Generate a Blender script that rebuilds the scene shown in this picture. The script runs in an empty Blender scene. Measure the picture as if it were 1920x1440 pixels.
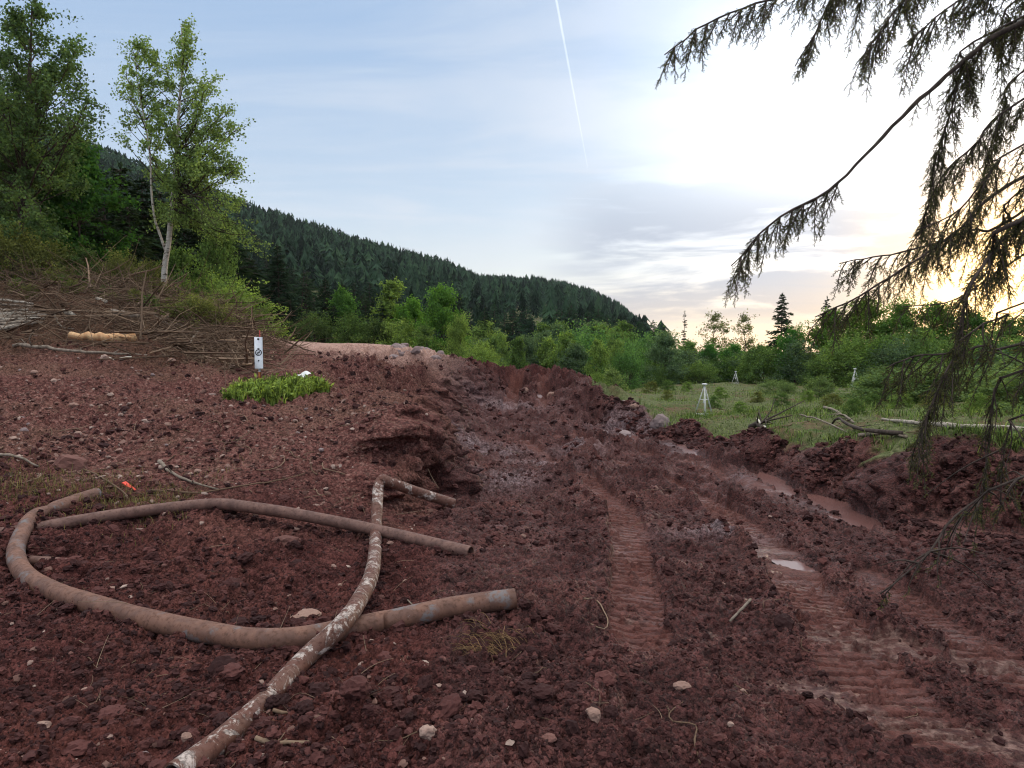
import bpy, math, random
import numpy as np
R = math.radians
PI = math.pi
rng = np.random.default_rng(7)
random.seed(7)
scene = bpy.context.scene
col = scene.collection

# ------------------------------------------------------------------ camera
F = 960 / math.tan(R(37.5))          # focal length in photo pixels (1920 wide)
CAMZ = 1.8
PITCH = math.atan(65 / F)
cam_d = bpy.data.cameras.new('camera')
cam = bpy.data.objects.new('camera', cam_d)
col.objects.link(cam)
cam.location = (0, 0, CAMZ)
cam.rotation_euler = (PI / 2 - PITCH, 0, 0)
cam_d.sensor_width = 36
cam_d.lens = 18 / math.tan(R(37.5))
cam_d.clip_end = 30000
cam_d.clip_start = 0.05
scene.camera = cam
CP, SP = math.cos(PITCH), math.sin(PITCH)


def ray(px, py):
    u = (px - 960) / F
    v = (720 - py) / F
    d = np.array([u, CP + v * SP, -SP + v * CP])
    return d / d[1]


def P(px, py, Y):
    """the world point seen at a photo pixel at a distance Y ahead"""
    return np.array([0, 0, CAMZ]) + ray(px, py) * Y


# ------------------------------------------------------------------ noise
def hsh(ix, iy, s=0):
    a = (ix.astype(np.int64) * 374761393 + iy.astype(np.int64) * 668265263 + s * 1442695041) & 0xFFFFFFFF
    a = ((a ^ (a >> 13)) * 1274126177) & 0xFFFFFFFF
    a = ((a ^ (a >> 16)) * 2246822519) & 0xFFFFFFFF
    a = a ^ (a >> 15)
    return (a & 0xFFFFFF) / float(0x1000000)


def vnoise(x, y, s=0):
    ix, iy = np.floor(x), np.floor(y)
    fx, fy = x - ix, y - iy
    fx = fx * fx * fx * (fx * (fx * 6 - 15) + 10)
    fy = fy * fy * fy * (fy * (fy * 6 - 15) + 10)
    a, b = hsh(ix, iy, s), hsh(ix + 1, iy, s)
    c, d = hsh(ix, iy + 1, s), hsh(ix + 1, iy + 1, s)
    return (a + (b - a) * fx) * (1 - fy) + (c + (d - c) * fx) * fy - 0.5


def fbm(x, y, o=4, s=0, g=0.5):
    t, a = 0, 1.0
    for k in range(o):
        t = t + a * vnoise(x, y, s + k * 17)
        c, n = 0.8, 0.6
        x, y = (x * c - y * n) * 2.03 + 5.1, (x * n + y * c) * 2.03 + 1.7
        a *= g
    return t


def clod(x, y, cell, s):
    """rounded lumps of soil: one dome per cell, each of its own size"""
    x = x / cell
    y = y / cell
    ix, iy = np.floor(x), np.floor(y)
    best = np.zeros_like(x)
    for dx in (-1, 0, 1):
        for dy in (-1, 0, 1):
            jx, jy = ix + dx, iy + dy
            cx = jx + hsh(jx, jy, s)
            cy = jy + hsh(jx, jy, s + 1)
            rr = 0.28 + 0.6 * hsh(jx, jy, s + 2)
            e = 0.55 + 0.9 * hsh(jx, jy, s + 3)
            ex, ey = x - cx, y - cy
            d = np.sqrt(ex ** 2 * e + ey ** 2 / e) / rr
            top = rr * (.55 + .3 * hsh(jx, jy, s + 4)) + ex * (hsh(jx, jy, s + 5) - .5) * 1.1 + ey * (hsh(jx, jy, s + 6) - .5) * 1.1
            h = np.maximum(np.minimum(top, (1 - d) * rr * 1.7), 0)
            best = np.maximum(best, h)
    return best


def sstep(a, b, x):
    t = np.clip((x - a) / (b - a), 0, 1)
    return t * t * (3 - 2 * t)


# ------------------------------------------------------------------ landform
# columns of the landform: photo column, then (distance, height) pairs surveyed along it
COLS = {
    -500: [(2.5, 0), (4, .05), (5, .2), (6, .4), (8, .8), (11, 1.2), (15, 1.8), (19, 3.0), (22, 3.8), (30, 4), (60, 6)],
    -150: [(2.87, 0), (4.1, 0), (5.4, .1), (6.4, .3), (8, .6), (10, .95), (13, 1.4), (16, 2.1), (19, 3.0), (21.5, 3.7), (28, 3.8), (60, 6)],
    60: [(2.87, 0), (4.1, 0), (5.5, .03), (6.3, .22), (8, .52), (10.2, .92), (13, 1.35), (16, 2.0), (19, 2.94), (21.2, 3.6), (27, 3.6), (40, 4.5), (60, 6)],
    200: [(2.87, 0), (4.1, 0), (5.6, .02), (6.3, .12), (7.1, .3), (8.3, .5), (10.7, .9), (14.3, 1.38), (16.5, 1.98), (19, 2.8), (21.2, 3.5), (27, 3.4), (60, 5)],
    310: [(2.87, 0), (4.1, 0), (6, .03), (7.3, .32), (9, .65), (12, .95), (15.5, 1.4), (18, 2.1), (20.5, 3.1), (22.5, 3.35), (27, 3.0), (60, 3)],
    400: [(2.87, 0), (4.1, 0), (6.2, .08), (7.4, .33), (9.1, .73), (12.8, .98), (17, 1.45), (19, 2.02), (21, 2.6), (26, 2.2), (40, 2.1), (60, 1)],
    470: [(2.87, 0), (4.3, 0), (6.2, .08), (7.5, .33), (9.2, .7), (12.5, 1.0), (14, 1.15), (17, 1.4), (20, 2.0), (22.5, 2.35), (27, 1.95), (38, 2.1), (45, 1.4), (60, 0)],
    540: [(2.87, 0), (5, 0), (6.5, .1), (7.7, .3), (9.5, .68), (12.5, 1.0), (13.8, 1.12), (17, 1.35), (22, 1.75), (30, 1.95), (38, 2.16), (45, 1.5), (60, 0)],
    630: [(2.87, 0), (5, 0), (7, .08), (8.2, .38), (9.6, .66), (12.5, .88), (17, 1.25), (25, 1.7), (36, 2.05), (45, 1.2), (60, -.5)],
    700: [(2.87, 0), (5, 0), (7, 0), (7.9, .02), (8.3, .42), (9.9, .66), (13, .82), (17, 1.18), (25, 1.6), (36, 1.93), (44, 1), (60, -1)],
    760: [(2.87, 0), (5, 0), (7.5, -.06), (8.35, -.05), (8.7, .5), (10.5, .68), (13, .75), (17, 1.05), (24, 1.45), (34, 1.8), (42, .8), (60, -1.5)],
    805: [(3, 0), (5, 0), (7.5, -.08), (9.0, -.12), (9.35, .6), (10.5, .72), (12.5, .7), (17, .95), (22, 1.18), (32, 1.6), (42, .4), (60, -2.5)],
    845: [(3, 0), (5, -.02), (8, -.15), (10, -.18), (11, .05), (12.5, .05), (15, -.1), (18, 0), (20.5, .25), (22.5, .95), (26, 1.25), (32, 1.0), (42, 0), (60, -3)],
    890: [(3, 0), (5, -.03), (8, -.16), (11, -.28), (14, -.44), (18, -.42), (21, -.15), (22.5, .05), (24, .9), (26, 1.0), (34, .2), (60, -3.2)],
    960: [(3, 0), (5, -.04), (8, -.18), (11, -.3), (15, -.5), (18, -.6), (21, -.32), (23.5, -.05), (25, .2), (26, .85), (28, .6), (36, -.8), (60, -3.5)],
    1050: [(3, 0), (5, -.05), (8, -.2), (11, -.33), (15, -.52), (18.5, -.5), (21, -.3), (23, -.05), (24.6, .4), (25.8, .92), (28, .5), (36, -1), (60, -3.5)],
    1120: [(3, 0), (5, -.05), (8, -.2), (12, -.4), (16, -.62), (18, -.66), (19.5, -.4), (21, -.1), (22, .05), (23.3, .42), (25, .2), (28, -.1), (40, -.9), (60, -3)],
    1200: [(3, 0), (5, -.05), (8, -.22), (12, -.42), (16, -.65), (18, -.75), (19, -.62), (19.6, -.1), (21, 0), (24, .02), (28, -.1), (36, -.35), (45, -.9), (60, -2)],
    1300: [(3, 0), (5, -.05), (8, -.22), (12, -.45), (14.5, -.56), (16, -.58), (17, -.16), (18, -.18), (20, -.27), (26, -.2), (32, -.3), (45, -.6), (60, -1)],
    1450: [(3, 0), (5, -.06), (8, -.25), (10.6, -.4), (12, -.45), (12.7, .06), (14, .13), (18, .1), (22, .0), (26, -.02), (36, -.4), (45, -.6), (60, -.8)],
    1600: [(3, 0), (5, -.07), (7, -.22), (8.7, -.38), (9.8, -.42), (10.4, .25), (11, .36), (14, .38), (18, .25), (22, .1), (36, -.3), (45, -.6), (60, -.8)],
    1750: [(3, 0), (5, -.07), (6.5, -.18), (7.8, -.26), (8.35, .4), (9, .56), (12, .48), (17, .3), (22, .2), (40, -.6), (60, -.8)],
    1920: [(3, .02), (5, -.03), (6.3, -.15), (7.1, -.2), (7.6, .42), (8.2, .6), (12, .6), (22, .5), (40, .2), (60, 0)],
    2250: [(3, .05), (5, 0), (6.4, -.1), (7, .5), (8, .65), (12, .7), (22, .7), (40, .5), (60, .5)],
}
cpA, cpL, cpZ = [], [], []
for px_, lst in COLS.items():
    for (Y_, z_) in lst:
        x_ = (px_ - 960) / F * Y_
        cpA.append(math.atan2(x_, Y_))
        cpL.append(math.log(math.hypot(x_, Y_)) * 0.8)
        cpZ.append(z_)
cpA, cpL, cpZ = map(np.array, (cpA, cpL, cpZ))
KC = 0.02
D_ = np.sqrt((cpA[:, None] - cpA) ** 2 + (cpL[:, None] - cpL) ** 2 + KC * KC)
N_ = len(cpA)
Am = np.zeros((N_ + 1, N_ + 1))
Am[:N_, :N_] = -D_ + 1e-3 * np.eye(N_) * -1
Am[:N_, N_] = 1
Am[N_, :N_] = 1
W_ = np.linalg.solve(Am, np.append(cpZ, 0))
GA = np.linspace(-1.2, 1.2, 520)
GL = np.linspace(math.log(1.5), math.log(75), 520)
ga, gl = np.meshgrid(GA, GL, indexing='ij')
gz_ = np.zeros(ga.size)
gaf, glf = ga.ravel(), gl.ravel() * 0.8
for k in range(0, ga.size, 20000):
    d = np.sqrt((gaf[k:k + 20000, None] - cpA) ** 2 + (glf[k:k + 20000, None] - cpL) ** 2 + KC * KC)
    gz_[k:k + 20000] = -d @ W_[:N_] + W_[N_]
GZ = gz_.reshape(ga.shape)

# ridge of the wooded hill: photo column, row of the treetops, distance
RID = [(-900, 60, 430), (-300, 160, 430), (0, 225, 440), (170, 272, 450), (430, 372, 480), (520, 402, 500), (600, 427, 520), (740, 468, 560),
       (840, 493, 590), (900, 521, 620), (950, 522, 640), (1000, 523, 660), (1060, 533, 690), (1110, 547, 720), (1160, 572, 750), (1200, 606, 780), (1235, 648, 800), (1300, 675, 820)]
RU = np.array([(a - 960) / F for a, b, c in RID])
RY = np.array([float(c) for a, b, c in RID])
RZ = np.array([CAMZ + (655 - b) * c / F - 12.5 for a, b, c in RID])
RZ = np.maximum(RZ, -4)
HF = 95.0


def base(x, y):
    x = np.asarray(x, float)
    y = np.asarray(y, float)
    r = np.hypot(x, y)
    az = np.clip(np.arctan2(x, y), -1.199, 1.199)
    l = np.log(np.clip(r, 1.55, 74))
    fa = (az - GA[0]) / (GA[1] - GA[0])
    fl = (l - GL[0]) / (GL[1] - GL[0])
    ia = np.clip(fa.astype(int), 0, 518)
    il = np.clip(fl.astype(int), 0, 518)
    ta, tl = fa - ia, fl - il
    z = (GZ[ia, il] * (1 - ta) + GZ[ia + 1, il] * ta) * (1 - tl) + (GZ[ia, il + 1] * (1 - ta) + GZ[ia + 1, il + 1] * ta) * tl
    k = sstep(70, 140, r)
    z = z * (1 - k) - 4 * k
    # wooded hill
    yy = np.maximum(y, 1)
    u = np.clip(x / yy, RU[0], RU[-1])
    yr = np.interp(u, RU, RY)
    zr = np.interp(u, RU, RZ) + 4
    s = (y - HF) / (yr - HF)
    up = np.where(s < 1, np.clip(s, 0, 1) ** 1.15, np.maximum(0, 1 - 0.5 * (s - 1)))
    return z + np.where(y > HF, zr * up, 0)


def G(px, py, off=0.0, fn=None):
    """first point of the landform seen at a photo pixel (lifted by off)"""
    fn = fn or base
    d = ray(px, py)
    Y = 1.8 * (1.006 ** np.arange(0, 720))
    x, y, z = d[0] * Y, Y, CAMZ + d[2] * Y
    below = z < fn(x, y) + off
    i = int(np.argmax(below)) if below.any() else len(Y) - 1
    a, b = Y[max(i - 1, 0)], Y[i]
    for _ in range(20):
        m = (a + b) / 2
        if CAMZ + d[2] * m < fn(np.array([d[0] * m]), np.array([m]))[0] + off:
            b = m
        else:
            a = m
    return np.array([d[0] * b, b, CAMZ + d[2] * b])


def catmull(pts, n):
    pts = np.asarray(pts, float)
    q = np.vstack([2 * pts[0] - pts[1], pts, 2 * pts[-1] - pts[-2]])
    seg = np.linalg.norm(np.diff(pts, axis=0), axis=1)
    s = np.concatenate([[0], np.cumsum(seg)])
    t = np.linspace(0, s[-1], n)
    i = np.clip(np.searchsorted(s, t, side='right') - 1, 0, len(seg) - 1)
    f = ((t - s[i]) / seg[i])[:, None]
    p0, p1, p2, p3 = q[i], q[i + 1], q[i + 2], q[i + 3]
    return 0.5 * (2 * p1 + (p2 - p0) * f + (2 * p0 - 5 * p1 + 4 * p2 - p3) * f ** 2 + (3 * p1 - p0 - 3 * p2 + p3) * f ** 3)


def near_line(x, y, pts, reach=1.0):
    """distance to a polyline in plan and the arc length of the nearest point (looked for within reach)"""
    best = np.full(x.shape, 1e3)
    arc = np.zeros(x.shape)
    lo, hi = pts[:, :2].min(0) - reach, pts[:, :2].max(0) + reach
    k = np.nonzero((x > lo[0]) & (x < hi[0]) & (y > lo[1]) & (y < hi[1]))[0]
    if not len(k):
        return best, arc
    xx, yy = x[k], y[k]
    bb, aa = best[k], arc[k]
    s0 = 0.0
    for a, b in zip(pts[:-1], pts[1:]):
        d = b[:2] - a[:2]
        L = float(np.hypot(*d)) + 1e-9
        t = np.clip(((xx - a[0]) * d[0] + (yy - a[1]) * d[1]) / (L * L), 0, 1)
        q = np.hypot(xx - a[0] - t * d[0], yy - a[1] - t * d[1])
        m = q < bb
        bb = np.where(m, q, bb)
        aa = np.where(m, s0 + t * L, aa)
        s0 += L
    best[k], arc[k] = bb, aa
    return best, arc


# excavator tracks pressed into the soil: photo pixels of their centre lines, width in metres
TRK = [
    ([(1200, 1240), (1192, 1130), (1184, 1030), (1160, 958), (1105, 908), (1035, 866), (965, 825)], .35, 1.0),
    ([(1790, 1440), (1660, 1310), (1585, 1215), (1525, 1125), (1462, 1050), (1390, 990), (1310, 937), (1220, 892), (1120, 852), (1045, 826)], .42, .95),
    ([(1500, 960), (1380, 905), (1270, 868), (1170, 838)], .34, .55),
    ([(955, 775), (960, 745), (966, 715), (972, 700)], .5, .9),
    ([(1010, 775), (1016, 745), (1020, 715), (1024, 700)], .4, .6),
    ([(1960, 1330), (1850, 1235), (1740, 1150), (1640, 1080)], .34, .5),
]
TRACKS = [(catmull([G(a, b) for a, b in l], 40), w, k) for l, w, k in TRK]
# water standing along the foot of the bank: photo pixels, half width
PUD = [
    ([(1432, 900), (1478, 916), (1530, 936), (1590, 957), (1640, 976)], .2),
    ([(1735, 985), (1780, 990), (1830, 994), (1925, 1003), (2040, 1012)], .13),
    ([(1275, 846), (1320, 858), (1370, 873), (1415, 886)], .13),
    ([(1470, 1052), (1500, 1060)], .10),
    ([(1535, 1056), (1566, 1064)], .07),
    ([(1110, 812), (1165, 818), (1215, 832)], .25),
    ([(1562, 972), (1618, 990)], .085),
]
PUDDLES = []
for l, w in PUD:
    pts = np.array([G(a, b) for a, b in l])
    PUDDLES.append((catmull(pts, 24), w, float(pts[:, 2].mean())))

BT = [(1120, 23), (1200, 19.6), (1300, 17.1), (1450, 12.75), (1600, 10.5), (1750, 8.45), (1920, 7.7), (2250, 7.0)]
BTU = np.array([(a - 960) / F for a, b in BT])
BTY = np.array([b for a, b in BT])


def blob(x, y, c, rx, ry, ang=0.0):
    ca, sa = math.cos(ang), math.sin(ang)
    dx, dy = x - c[0], y - c[1]
    return np.exp(-(((dx * ca + dy * sa) / rx) ** 2 + ((-dx * sa + dy * ca) / ry) ** 2))


def region(x, y):
    """masks of what lies where on the ground"""
    yy = np.maximum(y, 0.5)
    u = x / yy
    n1 = fbm(x * .8, y * .8, 4, 3)
    m = {}
    track = np.zeros_like(x)
    rib = np.zeros_like(x)
    berm = np.zeros_like(x)
    near = (np.hypot(x, y) < 26) & (y > 1)
    xs, ys = x[near], y[near]
    nz = fbm(xs * 2.2, ys * 2.2, 3, 31)
    nz2 = fbm(xs * 7, ys * 7, 3, 77)
    for pts, w, k in TRACKS:
        d, s = near_line(xs, ys, pts)
        e = d + nz2 * .06
        mk = sstep(w / 2 + .05, w / 2 - .02, e) * np.clip(k + .5 + nz * 1.1 - .2, 0, 1)
        mk = mk * sstep(.0, .3, s + nz * .35) * np.clip(1.1 + nz2 * 1.0 + nz * .5, .35, 1)
        ph = (s + nz2 * .012 + nz * .02) / .105
        tri = 1 - np.abs(2 * (ph - np.floor(ph)) - 1)
        rb = sstep(.14, .36, tri) * mk * np.clip(k + .45 + nz * 1.2 + nz2 * .7, 0, 1)
        t0, r0 = track[near], rib[near]
        track[near] = np.maximum(t0, mk)
        rib[near] = np.where(mk > t0, rb, r0)
        berm[near] = np.maximum(berm[near], np.exp(-((e - w / 2 - .1) / .07) ** 2) * k)
    m['track'], m['rib'], m['berm'] = track, rib, berm * (1 - track)
    water = np.zeros_like(x)
    wlev = np.zeros_like(x)
    rim = np.zeros_like(x)
    damp = np.zeros_like(x)
    for pts, w, lv in PUDDLES:
        d, s = near_line(xs, ys, pts)
        mk = sstep(w + .07, w - .04, d + nz * .22 * min(1, w * 3) + nz2 * .08)
        t0 = water[near]
        water[near] = np.maximum(t0, mk)
        wl = wlev[near]
        rk = sstep(w + .45, w + .16, d)
        wlev[near] = np.where((mk > t0) | (rk > rim[near]), lv, wl)
        rim[near] = np.maximum(rim[near], rk)
        damp[near] = np.maximum(damp[near], sstep(w + .75, w + .1, d + nz * .5) * min(1, w * 4))
    m['water'], m['wlev'], m['rim'], m['damp'] = water, wlev, rim, damp
    bt = np.interp(u, BTU, BTY)
    grass = np.where(u > .12, sstep(.0, .35, y - bt + n1 * .4 + .35 * fbm(x * 4, y * 4, 3, 8)), 0)
    grass = np.maximum(grass, sstep(27, 32, y) * np.where(u > -.05, 1, 0))
    grass = np.maximum(grass, sstep(44, 52, y))
    m['grass'] = grass
    left = sstep(-.07, -.2, u + .02 * n1)
    m['left'] = left
    m['stony'] = left * sstep(6.2, 8.5, y + n1 * 1.5)
    m['slash'] = sstep(-.36, -.5, u + .15 * n1) * sstep(12.5, 16.5, y + n1 * 2)
    m['sand'] = sstep(20, 25, y + n1 * 3) * sstep(-.42, -.33, u) * sstep(-.06, -.14, u + .04 * n1) * sstep(46, 42, y)
    m['floor'] = sstep(-.15, -.08, u) * (1 - grass) * sstep(27, 24, y)
    m['lumpy'] = (1 - .8 * sstep(.13, .06, np.abs(u + .01)) * sstep(24.5, 22.5, y)) * (sstep(11, 15, y) * sstep(32, 26, y) * sstep(-.32, -.2, u) * sstep(.2, .12, u))
    m['u'] = u
    return m


SMOOTH = [((1610, 1335), .5, .12, -.75), ((1760, 1235), .85, .13, -.55), ((1850, 1395), .5, .14, -.6), ((1690, 1240), .3, .1, -.6), ((1875, 1145), .4, .1, -.4)]
SMOOTH = [(G(*c), a, b, t) for c, a, b, t in SMOOTH]
CLAY = [(G(1010, 880), .7, .5), (G(880, 830), .8, .6), (G(950, 768), 1.3, .6), (G(1090, 850), .6, .5), (G(1350, 1010), .5, .3), (G(930, 858), .9, .9), (G(1165, 815), 1.1, .9), (G(1235, 800), .7, .8), (G(960, 905), .5, .5)]
MUDPATCH = [(G(640, 1255), .45, .25), (G(160, 1390), .5, .3), (G(520, 1390), .3, .2)]


def heights(x, y, m):
    z = base(x, y)
    gx, gy = (base(x + .06, y) - z) / .06, (base(x, y + .06) - z) / .06
    sl = np.hypot(gx, gy) + 1e-6
    m['gx'], m['gy'] = gx / sl, gy / sl
    m['steep'] = sstep(.4, 1.1, sl) * (np.hypot(x, y) < 30) * (y > 2) * (1 - m['water'])
    z += m['slash'] * (.4 * np.maximum(fbm(x * .7, y * .7, 4, 401) + .1, 0) + .25 * np.maximum(fbm(x * 2, y * 2, 3, 402), 0))
    r = np.hypot(x, y)
    nearf = sstep(34, 24, r)
    # broad unevenness
    z += fbm(x * .55, y * .55, 4, 11) * (.16 * nearf + .35 * sstep(24, 60, r) * sstep(95, 60, r)) * (1 - .5 * m['floor'])
    z += m['lumpy'] * (np.abs(fbm(x * .9, y * .9, 5, 21, .6)) * -1.1 + .14 + clod(x, y, .75, 5) * .3)
    # clods of churned soil
    calm = np.clip(sstep(.1, .55, m['track']) + m['water'], 0, 1)
    for c, a, b, t in SMOOTH:
        calm = np.maximum(calm, sstep(.4, .7, blob(x, y, c, a, b, t) + .75 * fbm(x * 6, y * 6, 4, 9, .6)) * .9)
    m['calm'] = calm
    rough = (1 - calm) * (1 - .55 * m['grass']) * (1 - .75 * m['steep'])
    heap = np.clip(.5 + 1.25 * fbm(x * .9, y * .9, 3, 41), .1, 1.3) * (1 - .45 * m['stony'])
    k1 = rough * heap * nearf
    w1, w2 = fbm(x * 5, y * 5, 3, 61), fbm(x * 5, y * 5, 3, 62)
    x2, y2 = x + w1 * .11, y + w2 * .11
    z += k1 * m['floor'] * clod(x2, y2, .62, 100) * .12 * sstep(.0, .3, fbm(x * .7, y * .7, 2, 12) + .15)
    z += k1 * clod(x2, y2, .27, 101) * .11
    z += k1 * clod(x2 + w2 * .03, y2, .12, 102) * .085
    z += rough * nearf * (.4 + .6 * heap) * clod(x2, y2 + w1 * .02, .06, 103) * .05 * sstep(16, 10, r)
    z += rough * nearf * clod(x2, y2, .032, 104) * .026 * sstep(8, 5, r)
    z += rough * nearf * fbm(x * 14, y * 14, 4, 71, .6) * .035 * sstep(16, 9, r)
    z += rough * sstep(7, 12, r) * nearf * np.abs(fbm(x * 3.1, y * 3.1, 5, 171, .6)) * .2
    z += m['berm'] * .045 * heap
    # track pads
    z += m['track'] * (-.05) + m['rib'] * .05 + m['track'] * (fbm(x * 5, y * 5, 4, 81, .55) * .026 + np.maximum(fbm(x * 16, y * 16, 3, 82) - .16, 0) * .09)
    # standing water lies in a shallow scrape
    z = z + m['rim'] * np.maximum(0, m['wlev'] + .012 - z)
    z = z * (1 - m['water']) + m['water'] * (m['wlev'] - .05)
    return z


# ------------------------------------------------------------------ mesh helpers
class MB:
    def __init__(self):
        self.V, self.Q, self.T, self.A, self.n = [], [], [], [], 0

    def add(self, V, Q=None, T=None, a=None):
        V = np.asarray(V, float).reshape(-1, 3)
        self.V.append(V)
        if Q is not None and len(Q):
            self.Q.append(np.asarray(Q, np.int64).reshape(-1, 4) + self.n)
        if T is not None and len(T):
            self.T.append(np.asarray(T, np.int64).reshape(-1, 3) + self.n)
        self.A.append(np.full(len(V), .5) if a is None else (np.full(len(V), a) if np.isscalar(a) else np.asarray(a, float)))
        self.n += len(V)

    def mesh(self, name, m, smooth=True):
        V = np.vstack(self.V)
        Q = np.vstack(self.Q) if self.Q else np.zeros((0, 4), np.int64)
        T = np.vstack(self.T) if self.T else np.zeros((0, 3), np.int64)
        me = bpy.data.meshes.new(name)
        me.vertices.add(len(V))
        me.vertices.foreach_set('co', V.astype(np.float32).ravel())
        nl = len(Q) * 4 + len(T) * 3
        me.loops.add(nl)
        me.loops.foreach_set('vertex_index', np.concatenate([Q.ravel(), T.ravel()]).astype(np.int32))
        me.polygons.add(len(Q) + len(T))
        ls = np.concatenate([np.arange(len(Q)) * 4, len(Q) * 4 + np.arange(len(T)) * 3]).astype(np.int32)
        me.polygons.foreach_set('loop_start', ls)
        me.polygons.foreach_set('use_smooth', np.full(len(ls), smooth))
        at = me.attributes.new('tint', 'FLOAT', 'POINT')
        at.data.foreach_set('value', np.concatenate(self.A).astype(np.float32))
        me.materials.append(m)
        me.update(calc_edges=True)
        return me

    def build(self, name, m, parent=None, smooth=True):
        o = bpy.data.objects.new(name, self.mesh(name, m, smooth))
        col.objects.link(o)
        if parent is not None:
            o.parent = parent
        return o


def frames(p):
    t = np.gradient(p, axis=0)
    t /= np.linalg.norm(t, axis=1)[:, None] + 1e-12
    up = np.array([0, 0, 1.0]) if abs(t[0][2]) < .9 else np.array([1.0, 0, 0])
    n = np.cross(t[0], up)
    n /= np.linalg.norm(n)
    Nn = [n]
    for i in range(1, len(p)):
        n = n - t[i] * np.dot(n, t[i])
        n /= np.linalg.norm(n) + 1e-12
        Nn.append(n)
    Nn = np.array(Nn)
    return t, Nn, np.cross(t, Nn)


def tube(mb, p, rad, sides=6, a=.5, cap=True, open_end=False):
    p = np.asarray(p, float)
    n = len(p)
    rad = np.broadcast_to(np.asarray(rad, float), (n,)) if np.ndim(rad) < 2 else rad
    t, N, B = frames(p)
    th = np.arange(sides) * 2 * PI / sides
    rr = rad[:, None] if np.ndim(rad) == 1 else rad
    ring = p[:, None, :] + rr[..., None] * (np.cos(th)[None, :, None] * N[:, None, :] + np.sin(th)[None, :, None] * B[:, None, :])
    V = ring.reshape(-1, 3)
    i = np.arange(n - 1)[:, None] * sides
    j = np.arange(sides)[None, :]
    k = (j + 1) % sides
    Q = np.stack([i + j, i + k, i + sides + k, i + sides + j], -1).reshape(-1, 4)
    T = []
    if cap:
        V = np.vstack([V, p[0], p[-1]])
        c0, c1 = n * sides, n * sides + 1
        for q in range(sides):
            T.append((c0, (q + 1) % sides, q))
            T.append((c1, (n - 1) * sides + q, (n - 1) * sides + (q + 1) % sides))
    mb.add(V, Q, T, a)


def boxy(mb, c, size, axes=None, a=.5):
    c = np.asarray(c, float)
    s = np.asarray(size, float) / 2
    A = np.eye(3) if axes is None else np.asarray(axes, float)
    b = min(s) * .25
    V, idx = [], {}
    # chamfered box: three faces' corners pulled in
    for sx in (-1, 1):
        for sy in (-1, 1):
            for sz in (-1, 1):
                for ax in range(3):
                    q = np.array([sx, sy, sz]) * s
                    for o in range(3):
                        if o != ax:
                            q[o] -= np.sign(q[o]) * b
                    idx[(sx, sy, sz, ax)] = len(V)
                    V.append(c + q @ A)
    Q, T = [], []
    for ax in range(3):
        o1, o2 = (ax + 1) % 3, (ax + 2) % 3
        for sg in (-1, 1):
            f = []
            for a1, a2 in ((-1, -1), (1, -1), (1, 1), (-1, 1)):
                k = [0, 0, 0]
                k[ax], k[o1], k[o2] = sg, a1, a2
                f.append(idx[(*k, ax)])
            Q.append(f if sg > 0 else f[::-1])
        for a1 in (-1, 1):
            for a2 in (-1, 1):
                k0 = [0, 0, 0]
                k1 = [0, 0, 0]
                k0[ax], k1[ax] = -1, 1
                for k in (k0, k1):
                    k[o1], k[o2] = a1, a2
                Q.append([idx[(*k0, o1)], idx[(*k1, o1)], idx[(*k1, o2)], idx[(*k0, o2)]])
    for sx in (-1, 1):
        for sy in (-1, 1):
            for sz in (-1, 1):
                T.append([idx[(sx, sy, sz, k)] for k in range(3)])
    mb.add(V, Q, T, a)


def unit(v):
    return v / (np.linalg.norm(v, axis=-1, keepdims=True) + 1e-12)


def rhombs(mb, p, L, Wd, ax=None, droop=.2, tint=None, rg=rng):
    """leaf-shaped faces at points p"""
    n = len(p)
    if ax is None:
        ax = rg.normal(size=(n, 3))
        ax[:, 2] -= droop
    ax = unit(ax)
    b = unit(np.cross(ax, rg.normal(size=(n, 3))))
    L = (L * rg.uniform(.65, 1.3, n))[:, None]
    Wd = (Wd * rg.uniform(.7, 1.25, n))[:, None]
    c = unit(np.cross(ax, b)) * L * .12
    V = np.stack([p, p + ax * L * .5 + b * Wd / 2 + c, p + ax * L, p + ax * L * .5 - b * Wd / 2 + c], 1).reshape(-1, 3)
    T = (np.arange(n) * 4)[:, None, None] + np.array([[0, 1, 2], [0, 2, 3]])[None]
    if tint is None:
        tint = rg.uniform(0, 1, n)
    mb.add(V, None, T.reshape(-1, 3), np.repeat(tint, 4))


ICO = None


def ico(sub):
    import bmesh
    bm = bmesh.new()
    bmesh.ops.create_icosphere(bm, subdivisions=sub, radius=1)
    V = np.array([v.co[:] for v in bm.verts])
    T = np.array([[v.index for v in f.verts] for f in bm.faces])
    bm.free()
    return V, T


ICO1, ICO2, ICO3 = ico(1), ico(2), ico(3)


def rocks(mb, pts, sizes, proto, rg, flat=.65, rug=.28):
    V0, T0 = proto
    n, k = len(pts), len(V0)
    s = sizes[:, None, None] * np.stack([rg.uniform(.75, 1.35, n), rg.uniform(.7, 1.2, n), flat * rg.uniform(.7, 1.2, n)], -1)[:, None, :]
    V = V0[None] * (1 + rug * rg.normal(size=(n, k, 1)).clip(-1.5, 1.5))
    V = V * s
    a = rg.uniform(0, 2 * PI, n)
    tl = rg.normal(size=n) * .3
    ca, sa, ct, st = np.cos(a)[:, None], np.sin(a)[:, None], np.cos(tl)[:, None], np.sin(tl)[:, None]
    X, Y, Z = V[..., 0], V[..., 1], V[..., 2]
    X, Z = X * ct - Z * st, X * st + Z * ct
    V = np.stack([X * ca - Y * sa, X * sa + Y * ca, Z], -1) + pts[:, None, :]
    T = (np.arange(n) * k)[:, None, None] + T0[None]
    mb.add(V.reshape(-1, 3), None, T.reshape(-1, 3), np.repeat(rg.uniform(0, 1, n), k))


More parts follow.
